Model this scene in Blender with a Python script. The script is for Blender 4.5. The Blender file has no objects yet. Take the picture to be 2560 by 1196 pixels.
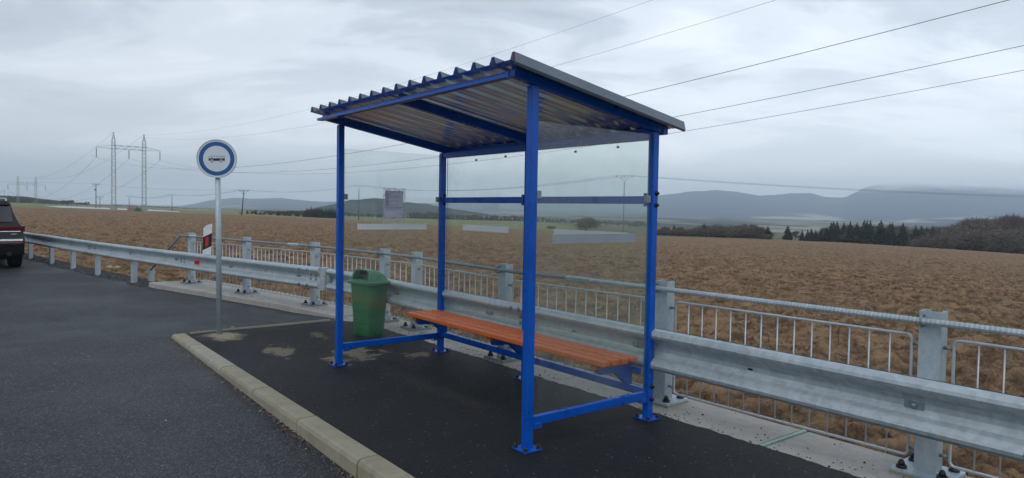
import bpy, math, random
import numpy as np
from mathutils import Vector, Matrix
random.seed(7); np.random.seed(7)
scn = bpy.context.scene
COL = scn.collection
R = math.radians

# ------------------------------------------------------------------ camera
F_PX, W_PX, H_PX = 1729.94, 2560.0, 1196.0
PITCH, ROLL, PY = 0.0366, 0.0169, -10.54
cd = bpy.data.cameras.new("camera"); cam = bpy.data.objects.new("camera", cd); COL.objects.link(cam)
cd.sensor_fit = 'HORIZONTAL'; cd.sensor_width = 36.0; cd.lens = 36.0 * F_PX / W_PX
cd.shift_y = PY / W_PX
cd.clip_start = 0.05; cd.clip_end = 20000
CAMP = Vector((0, 0, 1.6))
cam.matrix_world = Matrix.Translation(CAMP) @ Matrix.Rotation(math.pi/2 - PITCH, 4, 'X') @ Matrix.Rotation(ROLL, 4, 'Z')
scn.camera = cam

# ------------------------------------------------------------------ world (overcast sky)
SUN_EL, SUN_AZ = R(48), R(200)
world = bpy.data.worlds.new("World"); scn.world = world; world.use_nodes = True
nt = world.node_tree; nt.nodes.clear()
def N(t, typ, **kw):
    n = t.nodes.new(typ)
    for k, v in kw.items():
        if k.startswith('i_'): n.inputs[k[2:].replace('_', ' ')].default_value = v
        else: setattr(n, k, v)
    return n
wo = N(nt, 'ShaderNodeOutputWorld'); bg = N(nt, 'ShaderNodeBackground')
sky = N(nt, 'ShaderNodeTexSky', sky_type='NISHITA', sun_disc=False, sun_elevation=SUN_EL, sun_rotation=SUN_AZ)
tc = N(nt, 'ShaderNodeTexCoord'); sep = N(nt, 'ShaderNodeSeparateXYZ'); nt.links.new(tc.outputs['Generated'], sep.inputs[0])
def math_(t, op, a, b=None, clamp=False):
    m = t.nodes.new('ShaderNodeMath'); m.operation = op; m.use_clamp = clamp
    for i, q in enumerate((a, b)):
        if q is None: continue
        if isinstance(q, (int, float)): m.inputs[i].default_value = q
        else: t.links.new(q, m.inputs[i])
    return m.outputs[0]
def mixc(t, fac, a, b, blend='MIX'):
    m = t.nodes.new('ShaderNodeMix'); m.data_type = 'RGBA'; m.blend_type = blend
    for s, q in ((m.inputs[0], fac), (m.inputs[6], a), (m.inputs[7], b)):
        if isinstance(q, (int, float)): s.default_value = q
        elif isinstance(q, tuple): s.default_value = (*q, 1) if len(q) == 3 else q
        else: t.links.new(q, s)
    return m.outputs[2]
def ramp(t, fac, stops, interp='LINEAR'):
    r = t.nodes.new('ShaderNodeValToRGB'); t.links.new(fac, r.inputs[0]); cr = r.color_ramp; cr.interpolation = interp
    while len(cr.elements) < len(stops): cr.elements.new(0.5)
    for e, (p, c) in zip(cr.elements, stops):
        e.position = p; e.color = (c, c, c, 1) if isinstance(c, (int, float)) else (*c, 1)
    return r.outputs[0]
zc = math_(nt, 'MAXIMUM', sep.outputs[2], 0.0); den = math_(nt, 'ADD', zc, 0.22)
cx = math_(nt, 'DIVIDE', sep.outputs[0], den); cy = math_(nt, 'DIVIDE', sep.outputs[1], den)
comb = N(nt, 'ShaderNodeCombineXYZ'); nt.links.new(cx, comb.inputs[0]); nt.links.new(cy, comb.inputs[1])
mp = N(nt, 'ShaderNodeMapping'); mp.inputs['Rotation'].default_value = (0, 0, R(-38)); mp.inputs['Scale'].default_value = (0.55, 1.0, 1); mp.inputs['Location'].default_value = (3.1, 1.7, 0.4)
nt.links.new(comb.outputs[0], mp.inputs[0])
n1 = N(nt, 'ShaderNodeTexNoise'); n1.inputs['Scale'].default_value = 2.4; n1.inputs['Detail'].default_value = 9; n1.inputs['Roughness'].default_value = 0.57; n1.inputs['Distortion'].default_value = 0.35
n2 = N(nt, 'ShaderNodeTexNoise'); n2.inputs['Scale'].default_value = 0.45; n2.inputs['Detail'].default_value = 3
nt.links.new(mp.outputs[0], n1.inputs[0]); nt.links.new(mp.outputs[0], n2.inputs[0])
cl = math_(nt, 'ADD', math_(nt, 'MULTIPLY', n1.outputs[0], 0.62), math_(nt, 'MULTIPLY', n2.outputs[0], 0.38))
ccol = ramp(nt, cl, [(0.40, (0.275, 0.315, 0.375)), (0.475, (0.375, 0.425, 0.495)), (0.55, (0.56, 0.615, 0.685)), (0.64, (0.70, 0.75, 0.805))], 'EASE')
# brighter band low over the horizon, a touch brighter toward the right (south) side
low = ramp(nt, sep.outputs[2], [(0.0, 1.0), (0.06, 1.0), (0.13, 0.8), (0.24, 0.35), (0.40, 0.0)], 'EASE')
ccol = mixc(nt, math_(nt, 'MULTIPLY', low, 0.62), ccol, (0.90, 0.945, 1.0))
side = math_(nt, 'ADD', math_(nt, 'MULTIPLY', sep.outputs[0], 0.20), 1.0)
hs = N(nt, 'ShaderNodeVectorMath', operation='SCALE'); nt.links.new(ccol, hs.inputs[0]); nt.links.new(side, hs.inputs['Scale'])
skyc = N(nt, 'ShaderNodeVectorMath', operation='SCALE'); nt.links.new(sky.outputs[0], skyc.inputs[0]); skyc.inputs['Scale'].default_value = 0.08
fin = mixc(nt, 0.10, hs.outputs[0], skyc.outputs[0])
nt.links.new(fin, bg.inputs[0]); bg.inputs[1].default_value = 1.36
nt.links.new(bg.outputs[0], wo.inputs[0])
sd = bpy.data.lights.new("sun", 'SUN'); sd.energy = 0.6; sd.angle = R(25); sd.color = (1, 0.96, 0.9)
so = bpy.data.objects.new("sun", sd); COL.objects.link(so)
sdir = Vector((math.sin(SUN_AZ)*math.cos(SUN_EL), math.cos(SUN_AZ)*math.cos(SUN_EL), math.sin(SUN_EL)))
so.rotation_euler = sdir.to_track_quat('Z', 'Y').to_euler()
scn.view_settings.view_transform = 'Standard'; scn.view_settings.look = 'None'
scn.view_settings.exposure = 0.10; scn.view_settings.gamma = 1.0; scn.view_settings.use_curve_mapping = False
try:
    scn.cycles.transparent_max_bounces = 24; scn.cycles.max_bounces = 8; scn.cycles.volume_bounces = 4
    scn.cycles.use_denoising = True
except Exception: pass

# ------------------------------------------------------------------ frames: u runs along the shelter away from the camera, v back towards the field
CU = np.array([0.1228, 4.556]); A = np.array([-0.61505405, 0.78848495]); B = np.array([0.78848495, 0.61505405])
def P(u, v, z=0.0):
    q = CU + A*u + B*v
    return Vector((q[0], q[1], z))
def uv_of(x, y):
    d0, d1 = x-CU[0], y-CU[1]
    return d0*A[0]+d1*A[1], d0*B[0]+d1*B[1]
AV, BV, ZV = Vector((*A, 0)), Vector((*B, 0)), Vector((0, 0, 1))
ANG = math.atan2(-A[1], -A[0])            # local x = -u, local y = v
def ray(x, y):
    dx, dy = x-W_PX/2, y-H_PX/2-PY
    c, s = math.cos(ROLL), math.sin(ROLL); uu = dx*c+dy*s; vv = -dx*s+dy*c
    zu = -vv/F_PX; X = uu/F_PX; c, s = math.cos(PITCH), math.sin(PITCH)
    return Vector((X, c+zu*s, -s+zu*c))
def at_y(x, y, Y): r = ray(x, y); return CAMP + r*(Y/r.y)
def at_z(x, y, z): r = ray(x, y); return CAMP + r*((z-1.6)/r.z)

# ------------------------------------------------------------------ materials
def new_mat(name):
    m = bpy.data.materials.new(name); m.use_nodes = True; t = m.node_tree; t.nodes.clear()
    o = N(t, 'ShaderNodeOutputMaterial'); b = N(t, 'ShaderNodeBsdfPrincipled'); t.links.new(b.outputs[0], o.inputs[0])
    return m, t, b, o
def noise(t, scale, detail=4, rough=0.55, coord='Object', dist=0.0, vec=None):
    n = t.nodes.new('ShaderNodeTexNoise'); n.inputs['Scale'].default_value = scale; n.inputs['Detail'].default_value = detail
    n.inputs['Roughness'].default_value = rough; n.inputs['Distortion'].default_value = dist
    if vec is None: vec = t.nodes.new('ShaderNodeTexCoord').outputs[coord]
    t.links.new(vec, n.inputs[0]); return n.outputs[0]
def worldpos(t): return t.nodes.new('ShaderNodeNewGeometry').outputs['Position']
def bump(t, b, h, strength, dist=0.01, prev=None):
    bn = t.nodes.new('ShaderNodeBump'); bn.inputs['Strength'].default_value = strength; bn.inputs['Distance'].default_value = dist
    t.links.new(h, bn.inputs['Height'])
    if prev is not None: t.links.new(prev, bn.inputs['Normal'])
    t.links.new(bn.outputs[0], b.inputs['Normal']); return bn.outputs[0]
def simple(name, c1, c2=None, rough=0.5, metal=0.0, scale=8, bscale=60, bstr=0.0, bdist=0.002, spec=0.5, lo=0.35, hi=0.65, rvar=0.0):
    m, t, b, o = new_mat(name); b.inputs['Metallic'].default_value = metal; b.inputs['Specular IOR Level'].default_value = spec
    wp = worldpos(t)
    if c2 is None: c2 = tuple(x*0.8 for x in c1)
    f = ramp(t, noise(t, scale, 5, 0.6, vec=wp), [(lo, 0.0), (hi, 1.0)])
    t.links.new(mixc(t, f, c2, c1), b.inputs['Base Color'])
    if rvar: t.links.new(math_(t, 'ADD', math_(t, 'MULTIPLY', f, rvar), rough-rvar/2), b.inputs['Roughness'])
    else: b.inputs['Roughness'].default_value = rough
    if bstr: bump(t, b, noise(t, bscale, 4, 0.6, vec=wp), bstr, bdist)
    return m
M = {}
M['blue'] = simple('blue_gloss_paint', (0.002, 0.092, 0.48), (0.002, 0.072, 0.40), rough=0.30, scale=3, rvar=0.12)
M['bolt'] = simple('black_cap_and_shade', (0.012, 0.012, 0.014), rough=0.35)
M['steel'] = simple('zinc_fitting', (0.30, 0.32, 0.34), rough=0.35, metal=0.8, scale=30)
M['wood_dark'] = simple('stained_batten', (0.42, 0.10, 0.026), (0.30, 0.065, 0.018), rough=0.5, scale=20)
M['white_strip'] = simple('white_film', (0.93, 0.94, 0.96), (0.90, 0.91, 0.93), rough=0.45, scale=5)
M['grey_strip'] = simple('film_back', (0.27, 0.31, 0.34), (0.24, 0.28, 0.31), rough=0.45, scale=5)
M['paper'] = simple('paper', (0.84, 0.83, 0.93), (0.78, 0.77, 0.89), rough=0.6, scale=9)
M['print'] = simple('grey_print', (0.16, 0.16, 0.21), rough=0.7)
M['white_refl'] = simple('white_sheeting', (0.66, 0.71, 0.77), (0.62, 0.67, 0.73), rough=0.3, scale=4)
M['sign_blue'] = simple('blue_sheeting', (0.012, 0.095, 0.30), (0.010, 0.085, 0.27), rough=0.35, scale=4)
M['sign_black'] = simple('dark_sheeting', (0.02, 0.025, 0.05), rough=0.4)
M['white_plastic'] = simple('white_plastic', (0.74, 0.76, 0.78), (0.62, 0.65, 0.68), rough=0.45, scale=10)
M['black_film'] = simple('black_film', (0.012, 0.014, 0.022), rough=0.4)
M['red_refl'] = simple('red_reflector', (0.62, 0.015, 0.03), (0.5, 0.01, 0.02), rough=0.3, scale=40)
M['rubber'] = simple('tyre_rubber', (0.012, 0.012, 0.013), (0.02, 0.019, 0.018), rough=0.85)
def translucent(key, amt):
    m = M[key]; t = m.node_tree; b = t.nodes['Principled BSDF']; o = [n for n in t.nodes if n.type == 'OUTPUT_MATERIAL'][0]
    tl = N(t, 'ShaderNodeBsdfTranslucent'); t.links.new(b.inputs['Base Color'].links[0].from_socket, tl.inputs[0]); mx = N(t, 'ShaderNodeMixShader'); mx.inputs[0].default_value = amt
    t.links.new(b.outputs[0], mx.inputs[1]); t.links.new(tl.outputs[0], mx.inputs[2]); t.links.new(mx.outputs[0], o.inputs[0])
translucent('white_strip', 0.5); translucent('paper', 0.5)
M['blue'].node_tree.nodes['Principled BSDF'].inputs['Coat Weight'].default_value = 0.0; M['blue'].node_tree.nodes['Principled BSDF'].inputs['Specular IOR Level'].default_value = 0.3; M['blue'].node_tree.nodes['Principled BSDF'].inputs['Coat Roughness'].default_value = 0.08
def galv(name, c1, c2, rough, metal, spangle=26, streak=0.35):
    m, t, b, o = new_mat(name); wp = worldpos(t)
    v = N(t, 'ShaderNodeTexVoronoi'); v.inputs['Scale'].default_value = spangle; 
    wn = noise(t, 12, 3, vec=wp); add = N(t, 'ShaderNodeVectorMath', operation='MULTIPLY_ADD'); t.links.new(wn, add.inputs[0]); add.inputs[1].default_value = (0.06,)*3; t.links.new(wp, add.inputs[2])
    t.links.new(add.outputs[0], v.inputs[0])
    sp = N(t, 'ShaderNodeSeparateColor'); t.links.new(v.outputs['Color'], sp.inputs[0])
    mpn = N(t, 'ShaderNodeMapping'); mpn.inputs['Scale'].default_value = (9, 9, 1.2); t.links.new(wp, mpn.inputs[0])
    st = noise(t, 2.2, 5, 0.65, vec=mpn.outputs[0]); big = noise(t, 1.6, 4, 0.6, vec=wp)
    f = math_(t, 'ADD', math_(t, 'MULTIPLY', sp.outputs[0], 0.16), math_(t, 'ADD', math_(t, 'MULTIPLY', st, streak), math_(t, 'MULTIPLY', big, 0.45)))
    f = ramp(t, f, [(0.22, 0.0), (0.62, 1.0)])
    t.links.new(mixc(t, f, c2, c1), b.inputs['Base Color'])
    t.links.new(math_(t, 'ADD', math_(t, 'MULTIPLY', sp.outputs[1], 0.14), rough-0.07), b.inputs['Roughness'])
    b.inputs['Metallic'].default_value = metal
    bump(t, b, noise(t, 90, 3, vec=wp), 0.12, 0.002)
    return m
M['galv'] = galv('galvanised_steel', (0.52, 0.58, 0.61), (0.30, 0.35, 0.38), 0.46, 0.45)
M['galv_post'] = galv('galvanised_post', (0.52, 0.59, 0.63), (0.36, 0.42, 0.46), 0.52, 0.40, 40, 0.2)
M['galv_dark'] = galv('weathered_zinc', (0.30, 0.33, 0.36), (0.17, 0.19, 0.21), 0.5, 0.55, 40)
M['galv_bar'] = galv('galvanised_bar', (0.56, 0.60, 0.62), (0.40, 0.45, 0.48), 0.42, 0.45, 40)
M['roof_top'] = simple('coated_roof_sheet', (0.16, 0.19, 0.23), (0.13, 0.155, 0.19), rough=0.33, metal=0.25, scale=2, rvar=0.1)
M['roof_under'] = simple('galvanised_underside', (0.72, 0.79, 0.90), (0.67, 0.73, 0.83), rough=0.20, metal=0.8, scale=0.3)
def wood():
    m, t, b, o = new_mat('orange_stained_timber'); tc = N(t, 'ShaderNodeTexCoord')
    mpn = N(t, 'ShaderNodeMapping'); mpn.inputs['Rotation'].default_value = (0, 0, -ANG); mpn.inputs['Scale'].default_value = (1.2, 16, 16); t.links.new(worldpos(t), mpn.inputs[0])
    oi = N(t, 'ShaderNodeObjectInfo')
    g = noise(t, 2.5, 6, 0.6, vec=mpn.outputs[0], dist=0.8)
    c = ramp(t, g, [(0.30, (0.36, 0.068, 0.014)), (0.5, (0.60, 0.135, 0.028)), (0.72, (0.74, 0.20, 0.055))])
    c = mixc(t, math_(t, 'MULTIPLY', oi.outputs['Random'], 0.4), c, (0.46, 0.095, 0.022))
    t.links.new(c, b.inputs['Base Color']); b.inputs['Roughness'].default_value = 0.38
    bump(t, b, g, 0.25, 0.002); return m
M['wood'] = wood()
def glass():
    m = bpy.data.materials.new('dusty_shelter_glass'); m.use_nodes = True; t = m.node_tree; t.nodes.clear(); o = N(t, 'ShaderNodeOutputMaterial')
    tr = N(t, 'ShaderNodeBsdfTransparent'); tr.inputs[0].default_value = (0.955, 0.975, 0.962, 1)
    gl = N(t, 'ShaderNodeBsdfGlossy'); gl.inputs['Roughness'].default_value = 0.0; gl.inputs[0].default_value = (1, 1, 1, 1)
    df = N(t, 'ShaderNodeBsdfDiffuse'); df.inputs[0].default_value = (0.62, 0.66, 0.64, 1)
    fr = N(t, 'ShaderNodeFresnel'); ge = N(t, 'ShaderNodeNewGeometry'); t.links.new(math_(t, 'ADD', math_(t, 'MULTIPLY', ge.outputs['Backfacing'], 1/1.42-1.42), 1.42), fr.inputs[0])
    m1 = N(t, 'ShaderNodeMixShader'); m2 = N(t, 'ShaderNodeMixShader')
    dn = ramp(t, noise(t, 2.2, 5, 0.6, vec=worldpos(t)), [(0.35, 0.012), (0.75, 0.055)])
    t.links.new(dn, m1.inputs[0]); t.links.new(tr.outputs[0], m1.inputs[1]); t.links.new(df.outputs[0], m1.inputs[2])
    t.links.new(math_(t, 'MULTIPLY', fr.outputs[0], 0.8), m2.inputs[0]); t.links.new(m1.outputs[0], m2.inputs[1]); t.links.new(gl.outputs[0], m2.inputs[2])
    t.links.new(m2.outputs[0], o.inputs[0]); return m
M['glass'] = glass()
M['glass_edge'] = simple('green_glass_edge', (0.10, 0.22, 0.19), rough=0.2)
def sleeve():
    m = bpy.data.materials.new('clear_plastic_sleeve'); m.use_nodes = True; t = m.node_tree; t.nodes.clear(); o = N(t, 'ShaderNodeOutputMaterial')
    tr = N(t, 'ShaderNodeBsdfTransparent'); df = N(t, 'ShaderNodeBsdfDiffuse'); df.inputs[0].default_value = (0.7, 0.73, 0.72, 1); m1 = N(t, 'ShaderNodeMixShader')
    t.links.new(ramp(t, noise(t, 30, 4, vec=worldpos(t)), [(0.4, 0.10), (0.7, 0.5)]), m1.inputs[0]); t.links.new(tr.outputs[0], m1.inputs[1]); t.links.new(df.outputs[0], m1.inputs[2]); t.links.new(m1.outputs[0], o.inputs[0]); return m
M['sleeve'] = sleeve()
def concrete(name, c1, c2, dark, crumbs=0.0):
    m, t, b, o = new_mat(name); wp = worldpos(t)
    f = ramp(t, noise(t, 1.7, 6, 0.65, vec=wp), [(0.3, 0.0), (0.7, 1.0)]); c = mixc(t, f, c1, c2)
    g = ramp(t, noise(t, 9, 6, 0.7, vec=wp), [(0.42, 0.0), (0.75, 0.6)]); c = mixc(t, g, c, dark)
    v = ramp(t, noise(t, 160, 3, 0.7, vec=wp), [(0.3, 0.75), (0.6, 1.08)]); c = mixc(t, 0.7, c, v, 'MULTIPLY')
    t.links.new(c, b.inputs['Base Color']); b.inputs['Roughness'].default_value = 0.86
    p = bump(t, b, noise(t, 30, 6, 0.7, vec=wp), 0.3, 0.01); bump(t, b, noise(t, 220, 3, 0.7, vec=wp), 0.35, 0.003, p)
    return m
M['conc'] = concrete('cast_concrete', (0.35, 0.33, 0.30), (0.42, 0.40, 0.37), (0.26, 0.24, 0.21))
M['kerb'] = concrete('kerb_concrete', (0.29, 0.262, 0.19), (0.36, 0.33, 0.25), (0.20, 0.18, 0.13))
M['kerb_light'] = concrete('kerb_concrete_pale', (0.32, 0.30, 0.245), (0.37, 0.35, 0.29), (0.22, 0.21, 0.17))
M['mint'] = simple('pale_green_joint_filler', (0.36, 0.50, 0.43), (0.25, 0.36, 0.30), rough=0.8, scale=30)
M['joint'] = simple('joint_seal', (0.035, 0.034, 0.032), rough=0.9)
def asphalt(name, c_dark, c_mid, stone, agg, rough, patches=(), wet=0.2):
    m, t, b, o = new_mat(name); wp = worldpos(t)
    v = N(t, 'ShaderNodeTexVoronoi'); v.inputs['Scale'].default_value = agg; t.links.new(wp, v.inputs[0])
    sp = N(t, 'ShaderNodeSeparateColor'); t.links.new(v.outputs['Color'], sp.inputs[0])
    big = ramp(t, noise(t, 0.9, 6, 0.65, vec=wp), [(0.32, 0.0), (0.68, 1.0)])
    c = mixc(t, big, c_dark, c_mid)
    st = math_(t, 'MULTIPLY', ramp(t, sp.outputs[0], [(0.62, 0.0), (0.95, 1.0)]), 0.75); c = mixc(t, st, c, stone)
    rare = ramp(t, sp.outputs[1], [(0.9965, 0.0), (0.999, 1.0)]); c = mixc(t, math_(t, 'MULTIPLY', rare, 0.8), c, (0.34, 0.32, 0.29))
    fine = noise(t, 260, 2, 0.8, vec=wp)
    rg = math_(t, 'ADD', math_(t, 'MULTIPLY', noise(t, 0.55, 5, 0.6, vec=wp), -wet*2), rough+wet)
    hstone = math_(t, 'MULTIPLY', v.outputs['Distance'], -1.0)
    for (pu, pv, rx, ry, amt) in patches:
        cpt = P(pu, pv)
        mpn = N(t, 'ShaderNodeMapping', vector_type='TEXTURE'); mpn.inputs['Location'].default_value = (cpt.x, cpt.y, 0); mpn.inputs['Rotation'].default_value = (0, 0, ANG); mpn.inputs['Scale'].default_value = (rx, ry, 1)
        wn = N(t, 'ShaderNodeTexNoise'); wn.inputs['Scale'].default_value = 5.5; wn.inputs['Detail'].default_value = 8; wn.inputs['Roughness'].default_value = 0.72; t.links.new(wp, wn.inputs[0])
        t.links.new(wp, mpn.inputs[0])
        sx = N(t, 'ShaderNodeSeparateXYZ'); t.links.new(mpn.outputs[0], sx.inputs[0]); cb = N(t, 'ShaderNodeCombineXYZ'); t.links.new(sx.outputs[0], cb.inputs[0]); t.links.new(sx.outputs[1], cb.inputs[1])
        ln = N(t, 'ShaderNodeVectorMath', operation='LENGTH'); t.links.new(cb.outputs[0], ln.inputs[0])
        d = math_(t, 'ADD', ln.outputs['Value'], math_(t, 'MULTIPLY', math_(t, 'SUBTRACT', wn.outputs[0], 0.5), 6.0 if amt < 0.9 else 2.0))
        mk = ramp(t, d, [(0.55, amt), (1.0, 0.0)])
        c = mixc(t, mk, c, mixc(t, fine, (0.22, 0.19, 0.14), (0.36, 0.31, 0.23)))
        rg = math_(t, 'ADD', rg, math_(t, 'MULTIPLY', mk, 0.4), clamp=True)
    t.links.new(c, b.inputs['Base Color']); t.links.new(rg, b.inputs['Roughness']); b.inputs['Specular IOR Level'].default_value = 0.2 if rough > .6 else 0.32
    p = bump(t, b, hstone, 0.55, 0.012); p = bump(t, b, fine, 0.35, 0.004, p); bump(t, b, noise(t, 5, 4, vec=wp), 0.2, 0.02, p)
    return m
M['asph_new'] = asphalt('fresh_black_asphalt', (0.0045, 0.005, 0.0065), (0.010, 0.011, 0.0135), (0.024, 0.026, 0.031), 120, 0.62,
    patches=[(5.25, -0.50, 0.42, 0.24, 1.0), (4.0, -0.25, 0.34, 0.15, 0.6), (4.6, 0.45, 0.26, 0.09, 0.4), (3.42, 0.42, 0.36, 0.26, 0.55), (3.15, 0.05, 0.2, 0.12, 0.6), (2.95, 0.9, 0.12, 0.2, 0.5), (1.9, 0.30, 1.25, 0.10, 0.05)], wet=0.16)
M['asph_old'] = asphalt('coarse_road_asphalt', (0.012, 0.0135, 0.0165), (0.024, 0.0265, 0.031), (0.105, 0.11, 0.122), 95, 0.55, wet=0.24)

def soil():
    m, t, b, o = new_mat('ploughed_soil'); wp = worldpos(t)
    big = noise(t, 0.05, 4, 0.55, vec=wp); mpa = N(t, 'ShaderNodeMapping'); mpa.inputs['Rotation'].default_value = (0, 0, 0.35); mpa.inputs['Scale'].default_value = (0.75, 1.35, 1); t.links.new(wp, mpa.inputs[0]); mid = noise(t, 1.9, 9, 0.72, vec=mpa.outputs[0], dist=0.6); fn = noise(t, 12, 5, 0.75, vec=wp)
    c = mixc(t, ramp(t, mid, [(0.42, 0.0), (0.57, 1.0)]), (0.062, 0.034, 0.019), (0.31, 0.195, 0.112))  # dark tone paints shadow gaps between the clods
    c = mixc(t, ramp(t, fn, [(0.45, 0.0), (0.8, 0.65)]), c, (0.42, 0.285, 0.17))
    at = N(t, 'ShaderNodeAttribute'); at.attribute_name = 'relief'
    c = mixc(t, ramp(t, at.outputs['Fac'], [(0.34, 0.9), (0.52, 0.0)]), c, (0.085, 0.055, 0.035))  # hollows of the relief darkened in the colour, as shade between clods
    c = mixc(t, ramp(t, big, [(0.35, 0.0), (0.65, 0.30)]), c, (0.24, 0.165, 0.105))
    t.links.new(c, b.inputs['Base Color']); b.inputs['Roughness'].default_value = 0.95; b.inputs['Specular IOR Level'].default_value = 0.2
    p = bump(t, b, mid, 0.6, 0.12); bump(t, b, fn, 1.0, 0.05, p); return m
M['soil'] = soil()
def far_ground():
    m, t, b, o = new_mat('meadow_and_far_fields'); wp = worldpos(t)
    n_ = noise(t, 0.012, 5, 0.6, vec=wp); f = ramp(t, n_, [(0.40, 0.0), (0.60, 1.0)])
    c = mixc(t, f, (0.165, 0.185, 0.075), (0.20, 0.20, 0.105)); fn = noise(t, 0.35, 5, 0.7, vec=wp)
    c = mixc(t, ramp(t, fn, [(0.4, 0.0), (0.8, 0.5)]), c, (0.24, 0.20, 0.12))
    sx = N(t, 'ShaderNodeSeparateXYZ'); t.links.new(wp, sx.inputs[0]); mr = N(t, 'ShaderNodeMapRange'); mr.inputs[1].default_value = 640; mr.inputs[2].default_value = 780; t.links.new(sx.outputs[1], mr.inputs[0])
    fd = ramp(t, noise(t, 0.0035, 4, 0.55, vec=wp), [(0.52, 0.0), (0.56, 1.0)]); c = mixc(t, mr.outputs[0], c, mixc(t, fd, (0.045, 0.058, 0.06), (0.30, 0.27, 0.20)))
    xr = N(t, 'ShaderNodeMapRange'); xr.inputs[1].default_value = 22; xr.inputs[2].default_value = 45; xr.inputs[4].default_value = 0.8; t.links.new(sx.outputs[0], xr.inputs[0]); c = mixc(t, math_(t, 'MULTIPLY', xr.outputs[0], math_(t, 'SUBTRACT', 1.0, mr.outputs[0])), c, (0.12, 0.095, 0.07))
    t.links.new(c, b.inputs['Base Color']); b.inputs['Roughness'].default_value = 0.95; b.inputs['Specular IOR Level'].default_value = 0.15
    bump(t, b, noise(t, 3, 4, vec=wp), 0.4, 0.1); return m
M['meadow'] = far_ground()
def mountain(name, forest, patch, lo, hi, scale, fade0=None, fade1=None):
    m, t, b, o = new_mat(name); wp = worldpos(t)
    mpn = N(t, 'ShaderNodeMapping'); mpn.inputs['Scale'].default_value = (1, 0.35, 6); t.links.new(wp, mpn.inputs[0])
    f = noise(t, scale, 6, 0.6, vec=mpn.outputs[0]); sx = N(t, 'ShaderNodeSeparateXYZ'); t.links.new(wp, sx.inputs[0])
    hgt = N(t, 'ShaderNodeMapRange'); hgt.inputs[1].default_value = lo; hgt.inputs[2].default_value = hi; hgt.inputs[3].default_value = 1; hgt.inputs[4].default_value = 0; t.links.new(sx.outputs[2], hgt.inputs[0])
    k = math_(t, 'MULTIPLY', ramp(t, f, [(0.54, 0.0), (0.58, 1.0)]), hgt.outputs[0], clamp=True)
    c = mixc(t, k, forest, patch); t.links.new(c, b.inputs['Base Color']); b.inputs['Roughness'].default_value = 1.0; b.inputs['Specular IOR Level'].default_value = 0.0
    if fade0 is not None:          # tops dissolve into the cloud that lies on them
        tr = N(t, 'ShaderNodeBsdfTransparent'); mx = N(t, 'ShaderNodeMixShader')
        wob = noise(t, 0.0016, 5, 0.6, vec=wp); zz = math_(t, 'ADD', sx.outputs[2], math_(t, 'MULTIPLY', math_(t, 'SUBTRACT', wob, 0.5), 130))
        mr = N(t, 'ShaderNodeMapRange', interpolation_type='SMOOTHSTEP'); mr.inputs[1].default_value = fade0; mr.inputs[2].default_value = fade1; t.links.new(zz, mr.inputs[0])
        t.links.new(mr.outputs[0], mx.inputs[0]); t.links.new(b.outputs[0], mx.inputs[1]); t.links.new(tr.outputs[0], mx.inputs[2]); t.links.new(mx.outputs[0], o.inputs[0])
    return m
M['mount'] = mountain('forested_mountain', (0.08, 0.11, 0.165), (0.44, 0.40, 0.34), -15, 45, 0.0016, 120, 250)  # forest colour lifted towards blue to paint in extra haze
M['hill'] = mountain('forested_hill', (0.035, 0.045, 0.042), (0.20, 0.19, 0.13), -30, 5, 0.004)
M['plastic_field'] = simple('pale_film_cover', (0.55, 0.58, 0.62), (0.40, 0.43, 0.46), rough=0.5, scale=0.05)

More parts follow.
